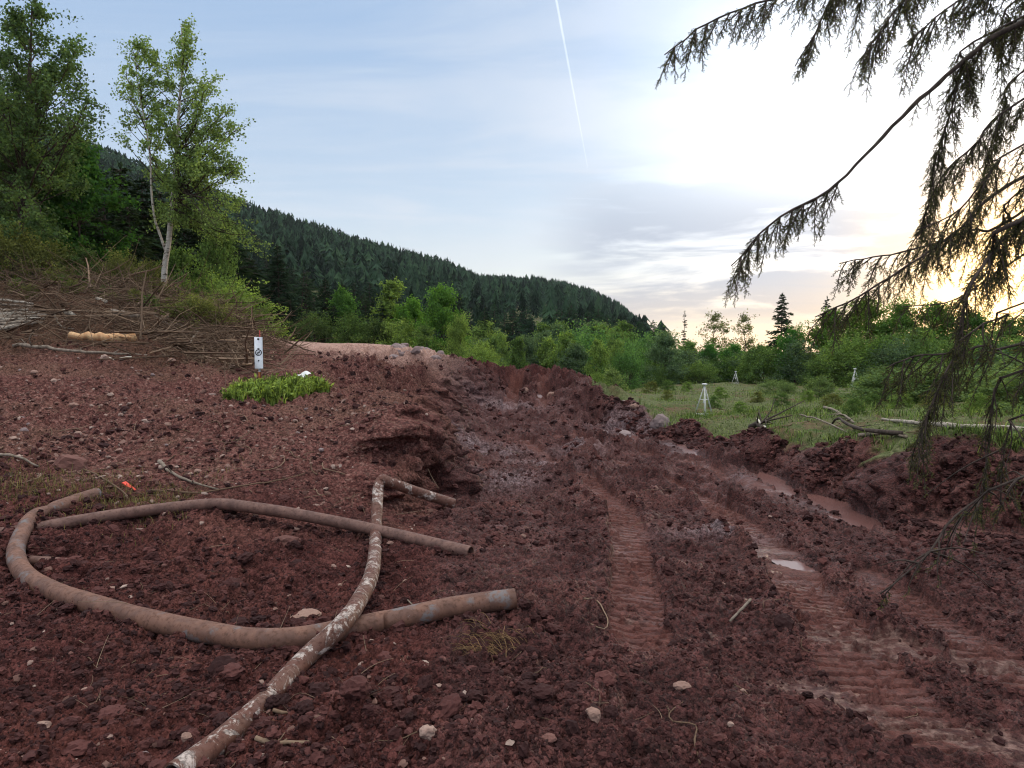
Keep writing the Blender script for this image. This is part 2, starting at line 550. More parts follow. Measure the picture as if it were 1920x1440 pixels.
def tag(o, label=None, cat=None, group=None, kind=None):
    if label:
        o['label'] = label
    if cat:
        o['category'] = cat
    if group:
        o['group'] = group
    if kind:
        o['kind'] = kind
    return o


def empty(name, loc=(0, 0, 0), rz=0.0, s=1.0):
    o = bpy.data.objects.new(name, None)
    col.objects.link(o)
    o.location = [float(v) for v in loc]
    o.rotation_euler = (0, 0, rz)
    o.scale = (s, s, s) if np.isscalar(s) else s
    return o


def dup(root):
    c = root.copy()
    col.objects.link(c)
    for ch in list(root.children):
        d = ch.copy()
        col.objects.link(d)
        d.parent = c
        for g in list(ch.children):
            e = g.copy()
            col.objects.link(e)
            e.parent = d
    return c


# ------------------------------------------------------------------ materials
def newmat(name):
    m = bpy.data.materials.new(name)
    m.use_nodes = True
    nt = m.node_tree
    nt.nodes.clear()
    out = nt.nodes.new('ShaderNodeOutputMaterial')
    return m, nt, out


class NT:
    def __init__(self, nt):
        self.nt = nt

    def n(self, t, **k):
        o = self.nt.nodes.new(t)
        for a, b in k.items():
            setattr(o, a, b)
        return o

    def l(self, a, b):
        self.nt.links.new(a, b)

    def val(self, s, v):
        if hasattr(v, 'is_linked') or hasattr(v, 'links'):
            self.l(v, s)
        else:
            s.default_value = v

    def math(self, op, a, b=0.0, c=0.0, clamp=False):
        o = self.n('ShaderNodeMath', operation=op, use_clamp=clamp)
        self.val(o.inputs[0], a)
        self.val(o.inputs[1], b)
        self.val(o.inputs[2], c)
        return o.outputs[0]

    def mix(self, f, a, b, blend='MIX', clamp=False):
        o = self.n('ShaderNodeMix', data_type='RGBA', blend_type=blend, clamp_factor=True)
        self.val(o.inputs[0], f)
        for s, v in ((o.inputs[6], a), (o.inputs[7], b)):
            if isinstance(v, tuple):
                s.default_value = (*v, 1) if len(v) == 3 else v
            else:
                self.l(v, s)
        return o.outputs[2]

    def noise(self, scale, detail=4, rough=.55, vec=None, dist=0.0):
        o = self.n('ShaderNodeTexNoise')
        o.inputs['Scale'].default_value = scale
        o.inputs['Detail'].default_value = detail
        o.inputs['Roughness'].default_value = rough
        o.inputs['Distortion'].default_value = dist
        if vec is not None:
            self.l(vec, o.inputs['Vector'])
        return o.outputs[0]

    def ramp(self, f, stops):
        o = self.n('ShaderNodeValToRGB')
        e = o.color_ramp.elements
        while len(e) < len(stops):
            e.new(.5)
        for i, (p, c) in enumerate(stops):
            e[i].position = p
            e[i].color = (*c, 1) if len(c) == 3 else c
        self.l(f, o.inputs[0])
        return o.outputs[0]

    def maprange(self, f, a, b, c=0.0, d=1.0):
        o = self.n('ShaderNodeMapRange', interpolation_type='SMOOTHSTEP')
        self.val(o.inputs[0], f)
        for i, v in enumerate((a, b, c, d)):
            o.inputs[i + 1].default_value = v
        return o.outputs[0]


def principled(T, out, colr, rough=.8, spec=.3, bump=None, bstr=.3, bdist=.01, metal=0.0):
    b = T.n('ShaderNodeBsdfPrincipled')
    if isinstance(colr, tuple):
        b.inputs['Base Color'].default_value = (*colr, 1)
    else:
        T.l(colr, b.inputs['Base Color'])
    T.val(b.inputs['Roughness'], rough)
    T.val(b.inputs['Specular IOR Level'], spec)
    T.val(b.inputs['Metallic'], metal)
    if bump is not None:
        bp = T.n('ShaderNodeBump')
        bp.inputs['Strength'].default_value = bstr
        bp.inputs['Distance'].default_value = bdist
        T.l(bump, bp.inputs['Height'])
        T.l(bp.outputs[0], b.inputs['Normal'])
    T.l(b.outputs[0], out.inputs['Surface'])
    return b


def mat_soil():
    m, nt, out = newmat('soil')
    T = NT(nt)
    geo = T.n('ShaderNodeNewGeometry').outputs['Position']
    a1 = T.n('ShaderNodeAttribute', attribute_name='mask_a')
    a2 = T.n('ShaderNodeAttribute', attribute_name='mask_b')
    s1 = T.n('ShaderNodeSeparateColor')
    T.l(a1.outputs['Color'], s1.inputs[0])
    s2 = T.n('ShaderNodeSeparateColor')
    T.l(a2.outputs['Color'], s2.inputs[0])
    track, grass, wet = s1.outputs
    stony, sand, clay = s2.outputs
    slash, smooth = a1.outputs['Alpha'], a2.outputs['Alpha']
    n1 = T.noise(2.3, 6, .6, geo)
    n2 = T.noise(17, 5, .65, geo)
    n3 = T.noise(75, 4, .6, geo)
    n4 = T.noise(.6, 4, .55, geo)
    soil = T.ramp(n1, [(.25, (.021, .0076, .0069)), (.5, (.050, .0172, .0152)), (.78, (.122, .0455, .0375))])
    soil = T.mix(T.math('MULTIPLY', T.maprange(n4, .48, .64), .55), soil, (.125, .05, .04))
    soil = T.mix(T.maprange(n2, .35, .75), soil, T.mix(.5, soil, (.118, .041, .037)))
    soil = T.mix(T.math('MULTIPLY', T.maprange(n3, .62, .75), .6), soil, (.16, .08, .065))
    trk = T.ramp(n2, [(.3, (.070, .0235, .0185)), (.7, (.150, .054, .041))])
    soil = T.mix(T.math('MULTIPLY', track, T.maprange(n1, .2, .6, .45, .95)), soil, trk)
    # drier stony ground
    sto = T.ramp(n2, [(.3, (.056, .0205, .0185)), (.5, (.13, .053, .044)), (.72, (.27, .16, .13))])
    sto = T.mix(T.maprange(n4, .45, .65), sto, T.mix(.5, sto, (.17, .1, .07)))
    soil = T.mix(T.math('MULTIPLY', stony, .8), soil, sto)
    sl = T.ramp(n2, [(.3, (.04, .022, .013)), (.7, (.115, .068, .038))])
    soil = T.mix(T.math('MULTIPLY', slash, .75), soil, sl)
    sa = T.ramp(n2, [(.3, (.27, .15, .12)), (.7, (.5, .34, .28))])
    soil = T.mix(sand, soil, sa)
    cl = T.ramp(n2, [(.3, (.085, .05, .052)), (.7, (.23, .165, .17))])
    soil = T.mix(T.math('MULTIPLY', clay, T.maprange(n2, .3, .58)), soil, cl)
    sm = T.ramp(n2, [(.38, (.045, .018, .016)), (.52, (.12, .062, .05)), (.7, (.24, .148, .122))])
    soil = T.mix(T.math('MULTIPLY', smooth, T.maprange(n2, .38, .55)), soil, sm)
    gr = T.ramp(n2, [(.25, (.05, .038, .022)), (.5, (.095, .115, .045)), (.75, (.19, .185, .095))])
    gr = T.mix(T.maprange(n4, .45, .65), gr, T.mix(T.maprange(n1, .35, .6), (.06, .095, .028), (.13, .08, .05)))
    soil = T.mix(grass, soil, gr)
    def crumbs(scale):
        v = T.n('ShaderNodeTexVoronoi', feature='F1')
        v.inputs['Scale'].default_value = scale
        v.inputs['Randomness'].default_value = 1.0
        wv = T.n('ShaderNodeMix', data_type='VECTOR')
        wv.inputs[0].default_value = .012
        T.l(geo, wv.inputs[4])
        nz = T.n('ShaderNodeTexNoise')
        nz.inputs['Scale'].default_value = scale * .8
        T.l(geo, nz.inputs['Vector'])
        T.l(nz.outputs['Color'], wv.inputs[5])
        T.l(wv.outputs[1], v.inputs['Vector'])
        sc = T.n('ShaderNodeSeparateColor')
        T.l(v.outputs['Color'], sc.inputs[0])
        return v.outputs['Distance'], sc.outputs[0]
    dA, cA = crumbs(38)
    dB, cB = crumbs(95)
    grain = T.math('ADD', T.math('MULTIPLY', cA, .55), T.math('MULTIPLY', cB, .45))
    tone = T.maprange(grain, .15, .85, .5, 1.7)
    cc = T.n('ShaderNodeCombineColor')
    for i in range(3):
        T.l(tone, cc.inputs[i])
    flat = T.math('MULTIPLY', T.math('MAXIMUM', T.math('MAXIMUM', track, smooth), T.math('MAXIMUM', sand, grass)), .6)
    soil = T.mix(T.math('SUBTRACT', 1.0, flat), soil, T.mix(1.0, soil, cc.outputs[0], 'MULTIPLY'))
    rough = T.math('SUBTRACT', .92, T.math('MULTIPLY', wet, T.maprange(n1, .42, .66, .08, .55)), clamp=True)
    lump = T.math('ADD', T.math('MULTIPLY', T.math('SUBTRACT', 1.0, dA), .9), T.math('MULTIPLY', T.math('SUBTRACT', 1.0, dB), .45))
    lump = T.math('MULTIPLY', lump, T.math('SUBTRACT', 1.0, flat))
    bump = T.math('ADD', T.math('ADD', T.math('MULTIPLY', n2, .6), T.math('MULTIPLY', n3, .4)), lump)
    principled(T, out, soil, rough, T.math('ADD', .12, T.math('MULTIPLY', wet, .22)), bump, .85, .022)
    return m


def mat_lump(name, stops, rough=.9, spec=.25):
    m, nt, out = newmat(name)
    T = NT(nt)
    at = T.n('ShaderNodeAttribute', attribute_name='tint').outputs['Fac']
    geo = T.n('ShaderNodeNewGeometry').outputs['Position']
    n = T.noise(60, 4, .6, geo)
    f = T.math('ADD', T.math('MULTIPLY', at, .65), T.math('MULTIPLY', n, .35))
    c = T.ramp(f, stops)
    principled(T, out, c, rough, spec, n, .5, .01)
    return m


def mat_leaf(name, colr=None, trans=.35, lo=.55, hi=1.5, warm=(1.25, 1.05, .6)):
    m, nt, out = newmat(name)
    T = NT(nt)
    at = T.n('ShaderNodeAttribute', attribute_name='tint').outputs['Fac']
    if colr is None:
        oi = T.n('ShaderNodeObjectInfo')
        bc = oi.outputs['Color']
    else:
        rgb = T.n('ShaderNodeRGB')
        rgb.outputs[0].default_value = (*colr, 1)
        bc = rgb.outputs[0]
    f = T.maprange(at, 0, 1, lo, hi)
    comb = T.n('ShaderNodeCombineColor')
    for i in range(3):
        T.l(f, comb.inputs[i])
    c = T.mix(1.0, bc, comb.outputs[0], 'MULTIPLY')
    c = T.mix(T.maprange(at, .75, 1, 0, .5), c, T.mix(1.0, c, warm, 'MULTIPLY'))
    d = T.n('ShaderNodeBsdfDiffuse')
    T.l(c, d.inputs[0])
    tr = T.n('ShaderNodeBsdfTranslucent')
    T.l(T.mix(1.0, c, (1.25, 1.2, .55), 'MULTIPLY'), tr.inputs[0])
    mx = T.n('ShaderNodeMixShader')
    mx.inputs[0].default_value = trans
    T.l(d.outputs[0], mx.inputs[1])
    T.l(tr.outputs[0], mx.inputs[2])
    T.l(mx.outputs[0], out.inputs['Surface'])
    return m


def mat_bark(name, c0, c1, scale=14, patch=None):
    m, nt, out = newmat(name)
    T = NT(nt)
    tc = T.n('ShaderNodeTexCoord').outputs['Object']
    mp = T.n('ShaderNodeMapping')
    mp.inputs['Scale'].default_value = (1, 1, .35 if patch is None else 2.5)
    T.l(tc, mp.inputs[0])
    n = T.noise(scale, 5, .65, mp.outputs[0])
    c = T.mix(T.maprange(n, .3, .7), c0, c1)
    if patch:
        n2 = T.noise(scale * .6, 3, .6, mp.outputs[0])
        c = T.mix(T.maprange(n2, .56, .62), c, patch)
    principled(T, out, c, .85, .2, n, .5, .01)
    return m


def mat_plain(name, c, rough=.6, spec=.4, var=.25, scale=20, metal=0.0):
    m, nt, out = newmat(name)
    T = NT(nt)
    tc = T.n('ShaderNodeTexCoord').outputs['Object']
    n = T.noise(scale, 4, .6, tc)
    c0 = tuple(v * (1 - var) for v in c)
    c1 = tuple(min(1, v * (1 + var)) for v in c)
    principled(T, out, T.mix(T.maprange(n, .3, .7), c0, c1), rough, spec, n, .15, .004, metal)
    return m


def mat_pipe(name, mud, rust, paint, plo, metal=None):
    m, nt, out = newmat(name)
    T = NT(nt)
    tc = T.n('ShaderNodeNewGeometry').outputs['Position']
    n1 = T.noise(9, 6, .65, tc, .4)
    n2 = T.noise(38, 5, .65, tc)
    n3 = T.noise(4.2, 5, .6, tc)
    c = T.mix(T.maprange(n1, .35, .65), mud, rust)
    c = T.mix(T.math('MULTIPLY', T.maprange(n2, .5, .66), .75), c, tuple(v * .45 for v in rust))
    if metal:
        c = T.mix(T.math('MULTIPLY', T.maprange(n3, .555, .63), T.maprange(n2, .35, .6)), c, metal)
    nn = T.noise(9.5, 9, .78, tc, .8)
    pm = T.maprange(nn, plo, plo + .035)
    c = T.mix(pm, c, T.mix(T.maprange(n2, .42, .6), tuple(v * 1.15 for v in paint), tuple(v * .42 for v in paint)))
    h = T.math('ADD', T.math('MULTIPLY', pm, .5), n2)
    principled(T, out, c, T.maprange(n2, .3, .7, .5, .85), .35, h, .45, .004)
    return m


M = {}
M['soil'] = mat_soil()
M['clod'] = mat_lump('clods', [(.15, (.023, .0080, .0077)), (.5, (.048, .0165, .0150)), (.85, (.115, .043, .037))])
M['gravel'] = mat_lump('gravel', [(.2, (.075, .036, .029)), (.55, (.19, .105, .083)), (.85, (.42, .32, .27))])
M['stone'] = mat_lump('stone', [(.2, (.18, .1, .08)), (.55, (.3, .19, .15)), (.85, (.42, .32, .27))])
M['pale_stone'] = mat_lump('pale_stone', [(.2, (.15, .105, .10)), (.55, (.25, .19, .185)), (.85, (.42, .34, .33))])
M['red_stone'] = mat_lump('red_stone', [(.2, (.10, .045, .037)), (.55, (.16, .075, .062)), (.85, (.24, .125, .1))])
M['leaf'] = mat_leaf('leaf', None, .45)
M['needle'] = mat_leaf('needles', None, .15, .6, 1.4, (1.3, 1.05, .7))
M['hill_needle'] = mat_leaf('hill_needles', (.027, .052, .031), .1, .35, 1.8, (1.15, 1.05, .75))
M['spray'] = mat_leaf('spruce_needles', (.088, .10, .06), .5, .6, 1.5, (1.5, 1.0, .6))
M['grass'] = mat_leaf('grass_blades', (.205, .29, .082), .4, .25, 1.7, (1.5, 1.15, .7))
M['sedge'] = mat_leaf('meadow_blades', (.135, .2, .07), .35, .3, 1.7, (1.5, 1.1, .8))
M['dry'] = mat_leaf('dry_blades', (.17, .155, .07), .3, .4, 1.5, (1.4, 1.1, .8))
M['straw'] = mat_leaf('dry_stalks', (.33, .22, .12), .2, .5, 1.3, (1.1, 1, .9))
M['twig'] = mat_lump('dead_twigs', [(.1, (.06, .037, .024)), (.5, (.155, .1, .064)), (.9, (.36, .26, .18))])
M['bark'] = mat_bark('bark', (.03, .022, .016), (.085, .065, .05))
M['birch'] = mat_bark('birch_bark', (.34, .31, .26), (.52, .49, .43), 8, (.09, .075, .06))
M['dark_bark'] = mat_bark('spruce_bark', (.035, .027, .022), (.095, .072, .06), 30)
M['log'] = mat_bark('log_bark', (.13, .1, .075), (.3, .25, .2), 12)
M['pale_log'] = mat_bark('pale_log_bark', (.24, .21, .17), (.46, .41, .34), 9, (.09, .07, .05))
M['fresh'] = mat_bark('fresh_wood', (.5, .25, .12), (.68, .46, .25), 14)
M['white_wood'] = mat_bark('stripped_wood', (.5, .46, .38), (.7, .66, .56), 20)


# ------------------------------------------------------------------ ground
def build_ground():
    az = np.concatenate([np.linspace(-PI, -.95, 60, endpoint=False), np.linspace(-.95, -.72, 70, endpoint=False), np.linspace(-.72, .72, 1080, endpoint=False),
                         np.linspace(.72, .95, 70, endpoint=False), np.linspace(.95, PI, 60, endpoint=False)])
    rs = [.25]
    while rs[-1] < 1.9:
        rs.append(rs[-1] * 1.12)
    while rs[-1] < 30:
        rs.append(rs[-1] * 1.003)
    while rs[-1] < 80:
        rs.append(rs[-1] * 1.012)
    while rs[-1] < 1500:
        rs.append(rs[-1] * 1.045)
    rs = np.array(rs)
    A, Rr = np.meshgrid(az, rs, indexing='ij')
    x, y = (Rr * np.sin(A)).ravel(), (Rr * np.cos(A)).ravel()
    m = region(x, y)
    z = heights(x, y, m)
    na, nr = len(az), len(rs)
    steep = m['steep']
    tq = x * .5 - y * .9
    off = steep * (fbm(tq * 2.2, z * 1.6, 4, 301, .6) * .3 + clod(tq, z, .3, 303) * .22 + clod(tq + .03 * fbm(tq * 9, z * 9, 2, 1), z, .11, 304) * .2 + np.abs(fbm(tq * 6, z * 7, 4, 305, .6)) * .12 - .06)
    x, y = x - m['gx'] * off, y - m['gy'] * off
    V = np.stack([x, y, z], -1)
    V = np.vstack([V, [0, 0, float(z.reshape(na, nr)[:, 0].mean())]])
    i = np.arange(na)[:, None]
    j = np.arange(nr - 1)[None, :]
    i2 = (i + 1) % na
    Q = np.stack([i * nr + j, i * nr + j + 1, i2 * nr + j + 1, i2 * nr + j], -1).reshape(-1, 4)
    T = np.stack([np.full(na, na * nr), np.arange(na) * nr, ((np.arange(na) + 1) % na) * nr], -1)
    mb = MB()
    mb.add(V, Q, T)
    o = mb.build('ground', M['soil'])
    tag(o, kind='structure')
    wet = np.clip(m['floor'] * .7 + m['water'] * 1.0 + m['track'] * .15 + m['damp'] * .9 * sstep(.14, .04, z - m['wlev']) * (1 - steep), 0, 1.4)
    clay = np.zeros_like(x)
    for c, a, b in CLAY:
        clay = np.maximum(clay, blob(x, y, c, a, b))
    smooth = np.zeros_like(x)
    for c, a, b, t in SMOOTH:
        smooth = np.maximum(smooth, sstep(.4, .65, blob(x, y, c, a, b, t) + .75 * fbm(x * 6, y * 6, 4, 9, .6)))
    trk = np.maximum(m['track'], 0)
    for c, a, b in MUDPATCH:
        trk = np.maximum(trk, blob(x, y, c, a, b) * .6)
    wet = np.maximum(wet, clay * .9)
    for nm, ch in (('mask_a', (trk, m['grass'], wet, m['slash'])), ('mask_b', (m['stony'], m['sand'], clay, smooth))):
        at = o.data.attributes.new(nm, 'FLOAT_COLOR', 'POINT')
        at.data.foreach_set('color', np.vstack([np.stack(ch, -1), [0, 0, 0, 0]]).astype(np.float32).ravel())
    return o


build_ground()


def gh(x, y):
    """height of the finished ground"""
    x = np.atleast_1d(np.asarray(x, float))
    y = np.atleast_1d(np.asarray(y, float))
    return heights(x, y, region(x, y))


def gz(x, y):
    return float(gh(x, y)[0])


# standing water
mw, nt, out = newmat('muddy_water')
T = NT(nt)
nn = T.noise(3.0, 3, .5, T.n('ShaderNodeNewGeometry').outputs['Position'])
principled(T, out, (.17, .082, .072), .22, .5, nn, .3, .03)
for i, (pts, w, lv) in enumerate(PUDDLES):
    mb = MB()
    t, n_, b_ = frames(np.column_stack([pts[:, :2], np.zeros(len(pts))]))
    side = np.stack([-t[:, 1], t[:, 0], np.zeros(len(pts))], -1)
    pc = np.column_stack([pts[:, :2], np.full(len(pts), lv - .018)])
    e = w + .1
    pc[0] -= t[0] * e
    pc[-1] += t[-1] * e
    kk = np.linspace(-1, 1, 7)
    tap = np.sqrt(np.clip(1 - np.abs(np.linspace(-1, 1, len(pts))) ** 3, 0, 1)) + .02
    V = (pc[:, None, :] + side[:, None, :] * (kk * e)[None, :, None] * tap[:, None, None]).reshape(-1, 3)
    Q = [(a * 7 + c, a * 7 + c + 1, a * 7 + 8 + c, a * 7 + 7 + c) for a in range(len(pts) - 1) for c in range(6)]
    mb.add(V, Q)
    tag(mb.build('puddle_water', mw), kind='structure')


# ------------------------------------------------------------------ loose soil and gravel
def scatter(n, px0, px1, py0, py1, rg):
    """points spread over the landform within a patch of ground (in plan)"""
    px = rg.uniform(px0, px1, n)
    py = rg.uniform(py0, py1, n)
    Y = np.clip(1.8 * F / np.maximum(py - 655, 8), 1.9, 60)
    x = (px - 960) / F * Y
    return x, Y


def loose(name, mat, n, box, smin, smax, proto, keep, seed, power=2.5, flat=.65, sink=.2):
    rg = np.random.default_rng(seed)
    x, y = scatter(n, *box, rg)
    m = region(x, y)
    z = heights(x, y, m)
    k = keep(x, y, m, rg)
    x, y, z = x[k], y[k], z[k]
    s = smin + (smax - smin) * rg.uniform(0, 1, len(x)) ** power
    s = s * np.clip(np.hypot(x, y) / 6, .75, 1.6)
    mb = MB()
    rocks(mb, np.stack([x, y, z + s * flat * (1 - 2 * sink) * .5], -1), s, proto, rg, flat)
    return mb


def churned(x, y, m, rg):
    f = (1 - m['calm']) * (1 - m['grass']) * (1 - m['sand']) * np.clip(.55 + 1.3 * fbm(x * 1.1, y * 1.1, 3, 41), .05, 1)
    return rg.uniform(0, 1, len(x)) < f


def stonyk(x, y, m, rg):
    f = np.clip(m['stony'] * .9 + m['sand'] * .6 + .04, 0, 1) * (1 - m['grass']) * (1 - m['track'])
    return rg.uniform(0, 1, len(x)) < f


mb = loose('soil', M['clod'], 15000, (-80, 2000, 760, 1500), .008, .034, ICO2, churned, 5, 2.2, .8)
rgk = np.random.default_rng(71)
n = 6000
u = rgk.uniform(.13, 1.0, n)
y = np.interp(u, BTU, BTY) + rgk.uniform(-1.7, .0, n)
x = u * y
k = region(x, y)['water'] < .3
x, y = x[k], y[k]
z = gh(x, y)
sz_ = .008 + .05 * rgk.uniform(0, 1, len(x)) ** 3
rocks(mb, np.stack([x, y, z + sz_ * .2], -1), sz_ * np.clip(y / 9, .8, 1.8), ICO2, rgk, .75, .3)
n = 1500
px_ = rgk.uniform(0, 1900, n)
py_ = rgk.uniform(800, 1440, n)
Y_ = np.clip(1.8 * F / (py_ - 655), 2, 14)
x = (px_ - 960) / F * Y_
m_ = region(x, Y_)
k = (m_['track'] < .2) & (m_['water'] < .1) & (m_['grass'] < .3) & (m_['stony'] < .6) & (rgk.uniform(0, 1, n) < .35 + 1.6 * fbm(x * .9, Y_ * .9, 3, 41))
x, y = x[k], Y_[k]
sz_ = .018 + .05 * rgk.uniform(0, 1, len(x)) ** 2.5
rocks(mb, np.stack([x, y, gh(x, y) + sz_ * .12], -1), sz_, ICO3, rgk, .6, .12)
n = 6500
u = rgk.uniform(-.3, .16, n)
y = rgk.uniform(8, 26, n) ** 1.0
x = u * y
m_ = region(x, y)
k = (rgk.uniform(0, 1, n) < .25 + m_['lumpy']) & (m_['calm'] < .5 if 'calm' in m_ else True) & (m_['track'] < .4) & (m_['sand'] < .5)
x, y = x[k], y[k]
z = gh(x, y)
sz_ = .008 + .055 * rgk.uniform(0, 1, len(x)) ** 4
rocks(mb, np.stack([x, y, z + sz_ * .2], -1), sz_ * np.clip(y / 12, .7, 1.6), ICO2, rgk, .75, .3)
mb2 = loose('soil', M['clod'], 34000, (-80, 2000, 740, 1500), .005, .015, ICO1, churned, 6, 1.5, .85)
for a in range(len(mb2.V)):
    mb.add(mb2.V[a], None, mb2.T[a], mb2.A[a])
tag(mb.build('soil_clods', M['clod'], smooth=False), 'dark red-brown soil clods strewn over the churned pit', 'soil', kind='stuff')
mb = loose('gravel', M['gravel'], 15000, (-80, 1000, 690, 1500), .006, .03, ICO1, stonyk, 8, 3, .6)
tag(mb.build('gravel', M['gravel'], smooth=False), 'pinkish stone chips scattered over the left bank', 'gravel', kind='stuff')


def one_rock(name, px, py, wpx, label, cat, mat, flat=.6, seed=1, group=None, lift=.12, proto=None):
    g = G(px, py)
    s = wpx / 2 * g[1] / F
    rg = np.random.default_rng(seed)
    mb = MB()
    V0, T0 = proto or ICO3
    q = V0 + 0
    dirs = unit(rg.normal(size=(9, 3)))
    for d in dirs:                      # chip flat facets off the lump
        h = q @ d
        c = rg.uniform(.62, .9)
        q = q - np.maximum(h - c, 0)[:, None] * d * .95
    q = q * (1 + .06 * rg.normal(size=(len(q), 1)))
    q = q * np.array([1, rg.uniform(.65, .9), flat]) * s
    a = rg.uniform(-.5, .5)
    q = np.stack([q[:, 0] * math.cos(a) - q[:, 1] * math.sin(a), q[:, 0] * math.sin(a) + q[:, 1] * math.cos(a), q[:, 2]], -1)
    mb.add(q, None, T0, rg.uniform(.25, .75))
    o = mb.build(name, mat, smooth=False)
    o.location = (g[0], g[1], gz(g[0], g[1]) + s * flat * lift)
    return tag(o, label, cat, group)


one_rock('stone', 1112, 1402, 36, 'orange-tan stone at the bottom edge of the churned mud', 'stone', M['stone'], .85, 3)
one_rock('stone', 802, 1428, 34, 'pale tan stone at the very bottom edge, right of the paint-flecked pipe', 'stone', M['stone'], .8, 4)
one_rock('stone', 1030, 1432, 30, 'small flat stone between two larger stones along the bottom edge', 'stone', M['red_stone'], .6, 5)
one_rock('stone_slab', 537, 1022, 66, 'flat reddish stone slab lying inside the loop of bent pipe', 'stone', M['red_stone'], .5, 6)
one_rock('stone', 573, 1158, 60, 'thin grey flake of stone just above the bent pipe', 'stone', M['stone'], .28, 7)
one_rock('stone', 130, 890, 66, 'rounded clay-coated boulder on the left bank near the pipe end', 'stone', M['red_stone'], .8, 8)
one_rock('stone', 160, 1305, 26, 'small pale stone on the soil at lower left', 'stone', M['stone'], .7, 9)
one_rock('stone', 78, 1380, 34, 'grey-pink flattish stone near the lower left corner', 'stone', M['stone'], .5, 10)
one_rock('stone', 350, 1400, 24, 'little angular stone beside the near end of the paint-flecked pipe', 'stone', M['stone'], .8, 11)
one_rock('stone', 270, 1420, 18, 'tiny white stone left of the near pipe end', 'stone', M['pale_stone'], .7, 12)
one_rock('stone', 995, 1160, 26, 'brown stone just right of the open pipe end', 'stone', M['red_stone'], .7, 13)
one_rock('stone', 925, 1168, 22, 'pale chip of stone below the open pipe mouth', 'stone', M['stone'], .6, 14)
one_rock('stone', 778, 885, 40, 'tan rock set in the cut face behind the kinked pipe', 'stone', M['red_stone'], .9, 15)
one_rock('stone', 858, 898, 34, 'small pale rock on the pit floor beside the cut face', 'stone', M['pale_stone'], .5, 16)
one_rock('stone', 1275, 1060, 20, 'small stone beside the left tread track', 'stone', M['red_stone'], .7, 17)
one_rock('stone', 605, 1382, 14, 'tiny chip of stone lying right of the near pipe end', 'stone', M['stone'], .7, 18)
one_rock('stone', 1278, 1318, 34, 'half-buried pale stone between the two tread tracks', 'stone', M['stone'], .5, 19)
one_rock('boulder', 1165, 822, 52, 'big grey clay-smeared boulder in the middle of the pit', 'boulder', M['pale_stone'], .45, 20)
one_rock('boulder', 1125, 832, 34, 'flat grey boulder left of the big clay-smeared one', 'boulder', M['pale_stone'], .35, 21)
one_rock('boulder', 1190, 768, 22, 'smooth rounded boulder at the corner of the grassy bank', 'boulder', M['stone'], .7, 22)
one_rock('boulder', 1238, 800, 40, 'tall grey rock leaning out of the bank end', 'boulder', M['pale_stone'], 1.0, 23)
one_rock('boulder', 1172, 750, 20, 'pale grey boulder on the grass at the far end of the pit', 'boulder', M['pale_stone'], .7, 24)
one_rock('stone', 1010, 738, 22, 'pale rock in the far mound of the pit', 'stone', M['pale_stone'], .8, 25)
one_rock('stone', 985, 740, 18, 'tan rock left of the pale rock in the far mound', 'stone', M['stone'], .8, 26)
one_rock('stone', 1035, 745, 24, 'broad tan rock right of the pale rock in the far mound', 'stone', M['stone'], .7, 27)
rgx = np.random.default_rng(91)
for i in range(64):
    px_, py_ = rgx.uniform(700, 835), rgx.uniform(654, 680)
    one_rock('rubble_block', px_, py_, rgx.uniform(9, 24), 'pale rubble block in the heap beside the sandy track', 'rubble', M['pale_stone'], rgx.uniform(.6, .9), 200 + i, 'rubble blocks heaped by the sandy track', .4, ICO2)
for i in range(46):
    px_, py_ = rgx.uniform(20, 660), rgx.uniform(690, 900)
    one_rock('stone', px_, py_, rgx.uniform(7, 20), 'small pinkish stone lying loose on the left bank', 'stone', M['stone'] if i % 3 else M['pale_stone'], rgx.uniform(.5, .9), 300 + i, 'loose stones on the left bank', .3, ICO2)
for i in range(34):
    px_, py_ = rgx.uniform(40, 1750), rgx.uniform(960, 1420)
    one_rock('stone', px_, py_, rgx.uniform(7, 18), 'small loose stone lying on the churned foreground soil', 'stone', M['stone'] if i % 2 else M['red_stone'], rgx.uniform(.5, .9), 400 + i, 'small stones in the foreground soil', .3, ICO2)


